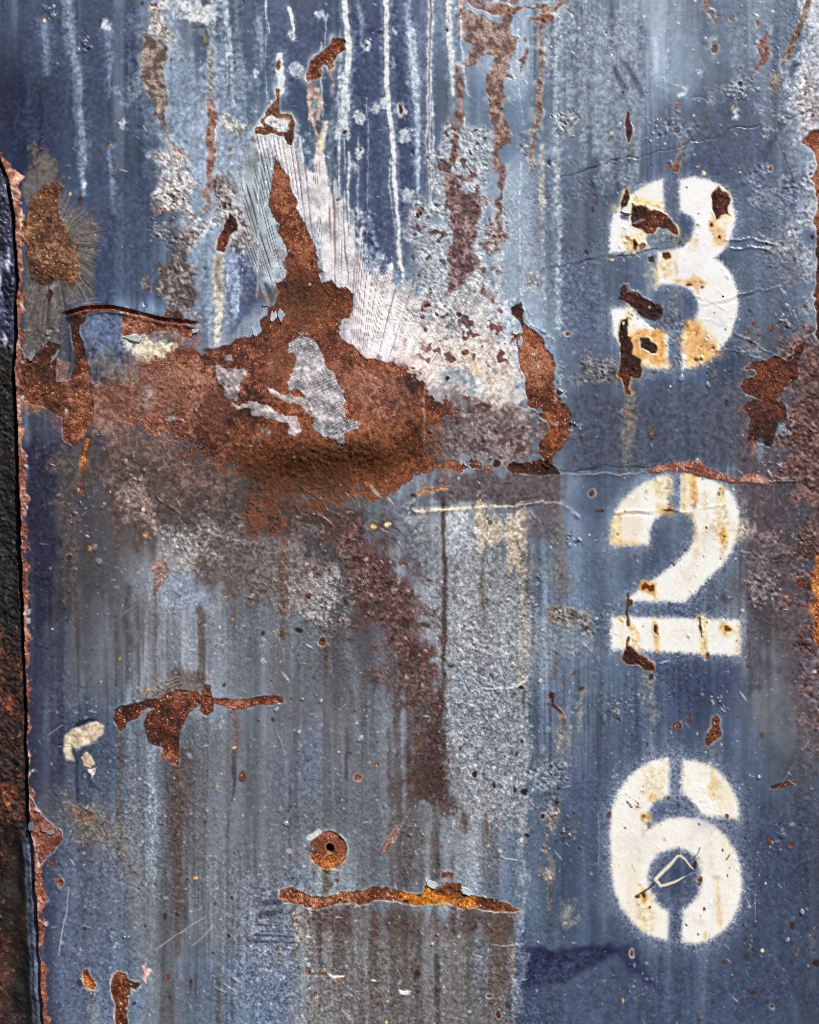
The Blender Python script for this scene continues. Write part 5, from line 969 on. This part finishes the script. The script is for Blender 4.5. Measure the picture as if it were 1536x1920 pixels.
panel = bpy.data.objects.new('steel_sheet', None); scene.collection.objects.link(panel)
panel['label'] = 'rusted blue painted steel sheet with white stencilled 3, 2 and 6'; panel['category'] = 'steel sheet'
beam = bpy.data.objects.new('steel_beam', None); scene.collection.objects.link(beam)
beam['label'] = 'dark corroded steel beam in the gap along the left edge of the blue sheet'; beam['category'] = 'steel beam'; beam['kind'] = 'thing'
order = np.argsort(FID, kind='stable'); sf = FID[order]
starts = np.searchsorted(sf, np.arange(len(PARTS))); ends = np.searchsorted(sf, np.arange(len(PARTS)), side='right')
objs = {}
for k, (name, label, par) in PARTS.items():
    if par == 'EMPTY':
        o = bpy.data.objects.new(name, None); scene.collection.objects.link(o); o.parent = panel
        o['label'] = label; objs[k] = o; continue
    f = order[starts[k]:ends[k]]
    if len(f) < 3: continue
    if k == beam_id:
        build('corroded_face', QUAD[f], M_beam, beam); continue
    mat = M_white if name == 'stroke' else M_paint if name in ('painted_skin', 'primer_scrap', 'paint_chip') else M_rust
    o = build(name, QUAD[f], mat, objs.get(par, panel) if isinstance(par, int) else panel)
    if label: o['label'] = label
    objs[k] = o

# ------------------------------------------------------------------ plate body behind the skin, and lifted paint flakes
def slab(name, x0, x1, y0, y1, d0, d1, parent, mat, tint_c):
    c = [(x0, y0), (x1, y0), (x1, y1), (x0, y1)]
    vv = [((x - 768) * U, -d * U, (960 - y) * U + CZ) for d in (d0, d1) for x, y in c]
    me = bpy.data.meshes.new(name)
    me.from_pydata(vv, [], [(3, 2, 1, 0), (4, 5, 6, 7), (0, 1, 5, 4), (1, 2, 6, 5), (2, 3, 7, 6), (3, 0, 4, 7)])
    a = me.attributes.new('surface_tint', 'FLOAT_COLOR', 'POINT'); a.data.foreach_set('color', np.tile(np.array(tint_c + (1,), np.float32), 8))
    r = me.attributes.new('rustiness', 'FLOAT', 'POINT'); r.data.foreach_set('value', np.full(8, .6, np.float32))
    me.materials.append(mat)
    o = bpy.data.objects.new(name, me); scene.collection.objects.link(o); o.parent = parent
slab('backing_plate', -585, 2120, -585, 2505, -62, -74, panel, M_beam, (.05, .035, .03))

def zat(x, y): return float(Z[np.searchsorted(ys, y), np.searchsorted(xs, x)])
def flake(x, y, w, h, rot, curl, col, seed):
    """a lifted scale of paint, curling off the sheet, with thickness"""
    n, m = 15, 4; r = np.random.default_rng(seed)
    cr, sr = math.cos(rot), math.sin(rot)
    base = zat(x, y)
    out = 1 + .22 * r.standard_normal(n)
    vv, vb = [], []
    for j in range(m + 1):
        for i in range(n if j else 1):
            th = 2 * math.pi * i / n; q = j / m
            kx = out[i] * q if j else 0
            lx, ly = math.cos(th) * w / 2 * kx, math.sin(th) * h / 2 * kx
            t = ly / h + .5
            z = base + .7 + .5 * curl * max(t, 0) ** 2 + .25 * r.standard_normal() * q
            px, py = x + lx * cr - ly * sr, y + lx * sr + ly * cr
            vv.append(((px - 768) * U, -z * U, (960 - py) * U + CZ)); vb.append(((px - 768) * U, -(z - .6) * U, (960 - py) * U + CZ))
    NV = len(vv); F = []
    ix = lambda j, i: 0 if j == 0 else 1 + (j - 1) * n + i % n
    for j in range(m):
        for i in range(n):
            q = [ix(j, i), ix(j + 1, i), ix(j + 1, i + 1), ix(j, i + 1)]
            if j == 0: q = q[:3]
            F.append(tuple(q)); F.append(tuple(NV + v for v in q[::-1]))
    for i in range(n):
        F.append((ix(m, i), NV + ix(m, i), NV + ix(m, i + 1), ix(m, i + 1)))
    me = bpy.data.meshes.new('paint_flake'); me.from_pydata(vv + vb, [], F)
    cc = (np.array(col, np.float32) / 255) ** 2.2
    t = np.ones((2 * NV, 4), np.float32); t[:, :3] = .72 * cc * (1 + .08 * r.standard_normal((2 * NV, 1)))
    a_ = me.attributes.new('surface_tint', 'FLOAT_COLOR', 'POINT'); a_.data.foreach_set('color', t.ravel())
    r_ = me.attributes.new('rustiness', 'FLOAT', 'POINT'); r_.data.foreach_set('value', np.full(2 * NV, .1, np.float32))
    me.polygons.foreach_set('use_smooth', np.ones(len(F), bool)); me.materials.append(M_paint)
    o = bpy.data.objects.new('paint_flake', me); scene.collection.objects.link(o); o.parent = panel
for i, f in enumerate([(512, 592, 14, 20, .2, 4, (206, 212, 216)), (527, 591, 12, 22, -.1, 5, (176, 192, 208)), (497, 571, 10, 8, .3, 3, (120, 136, 150)), (476, 620, 7, 22, -.4, 4, (206, 212, 218)), (249, 634, 34, 11, .15, 5, (186, 196, 198)), (1174, 396, 17, 8, .15, 5, (236, 228, 212)),
        (808, 1656, 26, 14, .35, 5, (212, 218, 226)), (876, 1672, 26, 12, .45, 5, (206, 214, 226)), (967, 624, 16, 8, .2, 6, (196, 196, 198)), (975, 643, 10, 20, .1, 4, (186, 196, 206)), (1052, 731, 14, 7, .5, 5, (150, 144, 146)), (104, 667, 8, 34, .6, 5, (150, 140, 140)), (60, 668, 10, 18, .3, 5, (140, 150, 166)),
        (92, 1560, 24, 9, .3, 4, (130, 138, 154)), (58, 1550, 10, 18, 0, 4, (110, 122, 146)), (1168, 607, 6, 8, .2, 3, (206, 200, 180)), (366, 620, 12, 9, -.6, 5, (206, 212, 218))]):
    flake(*f, seed=200 + i)
print('verts', HH * WW, 'parts', len(PARTS))
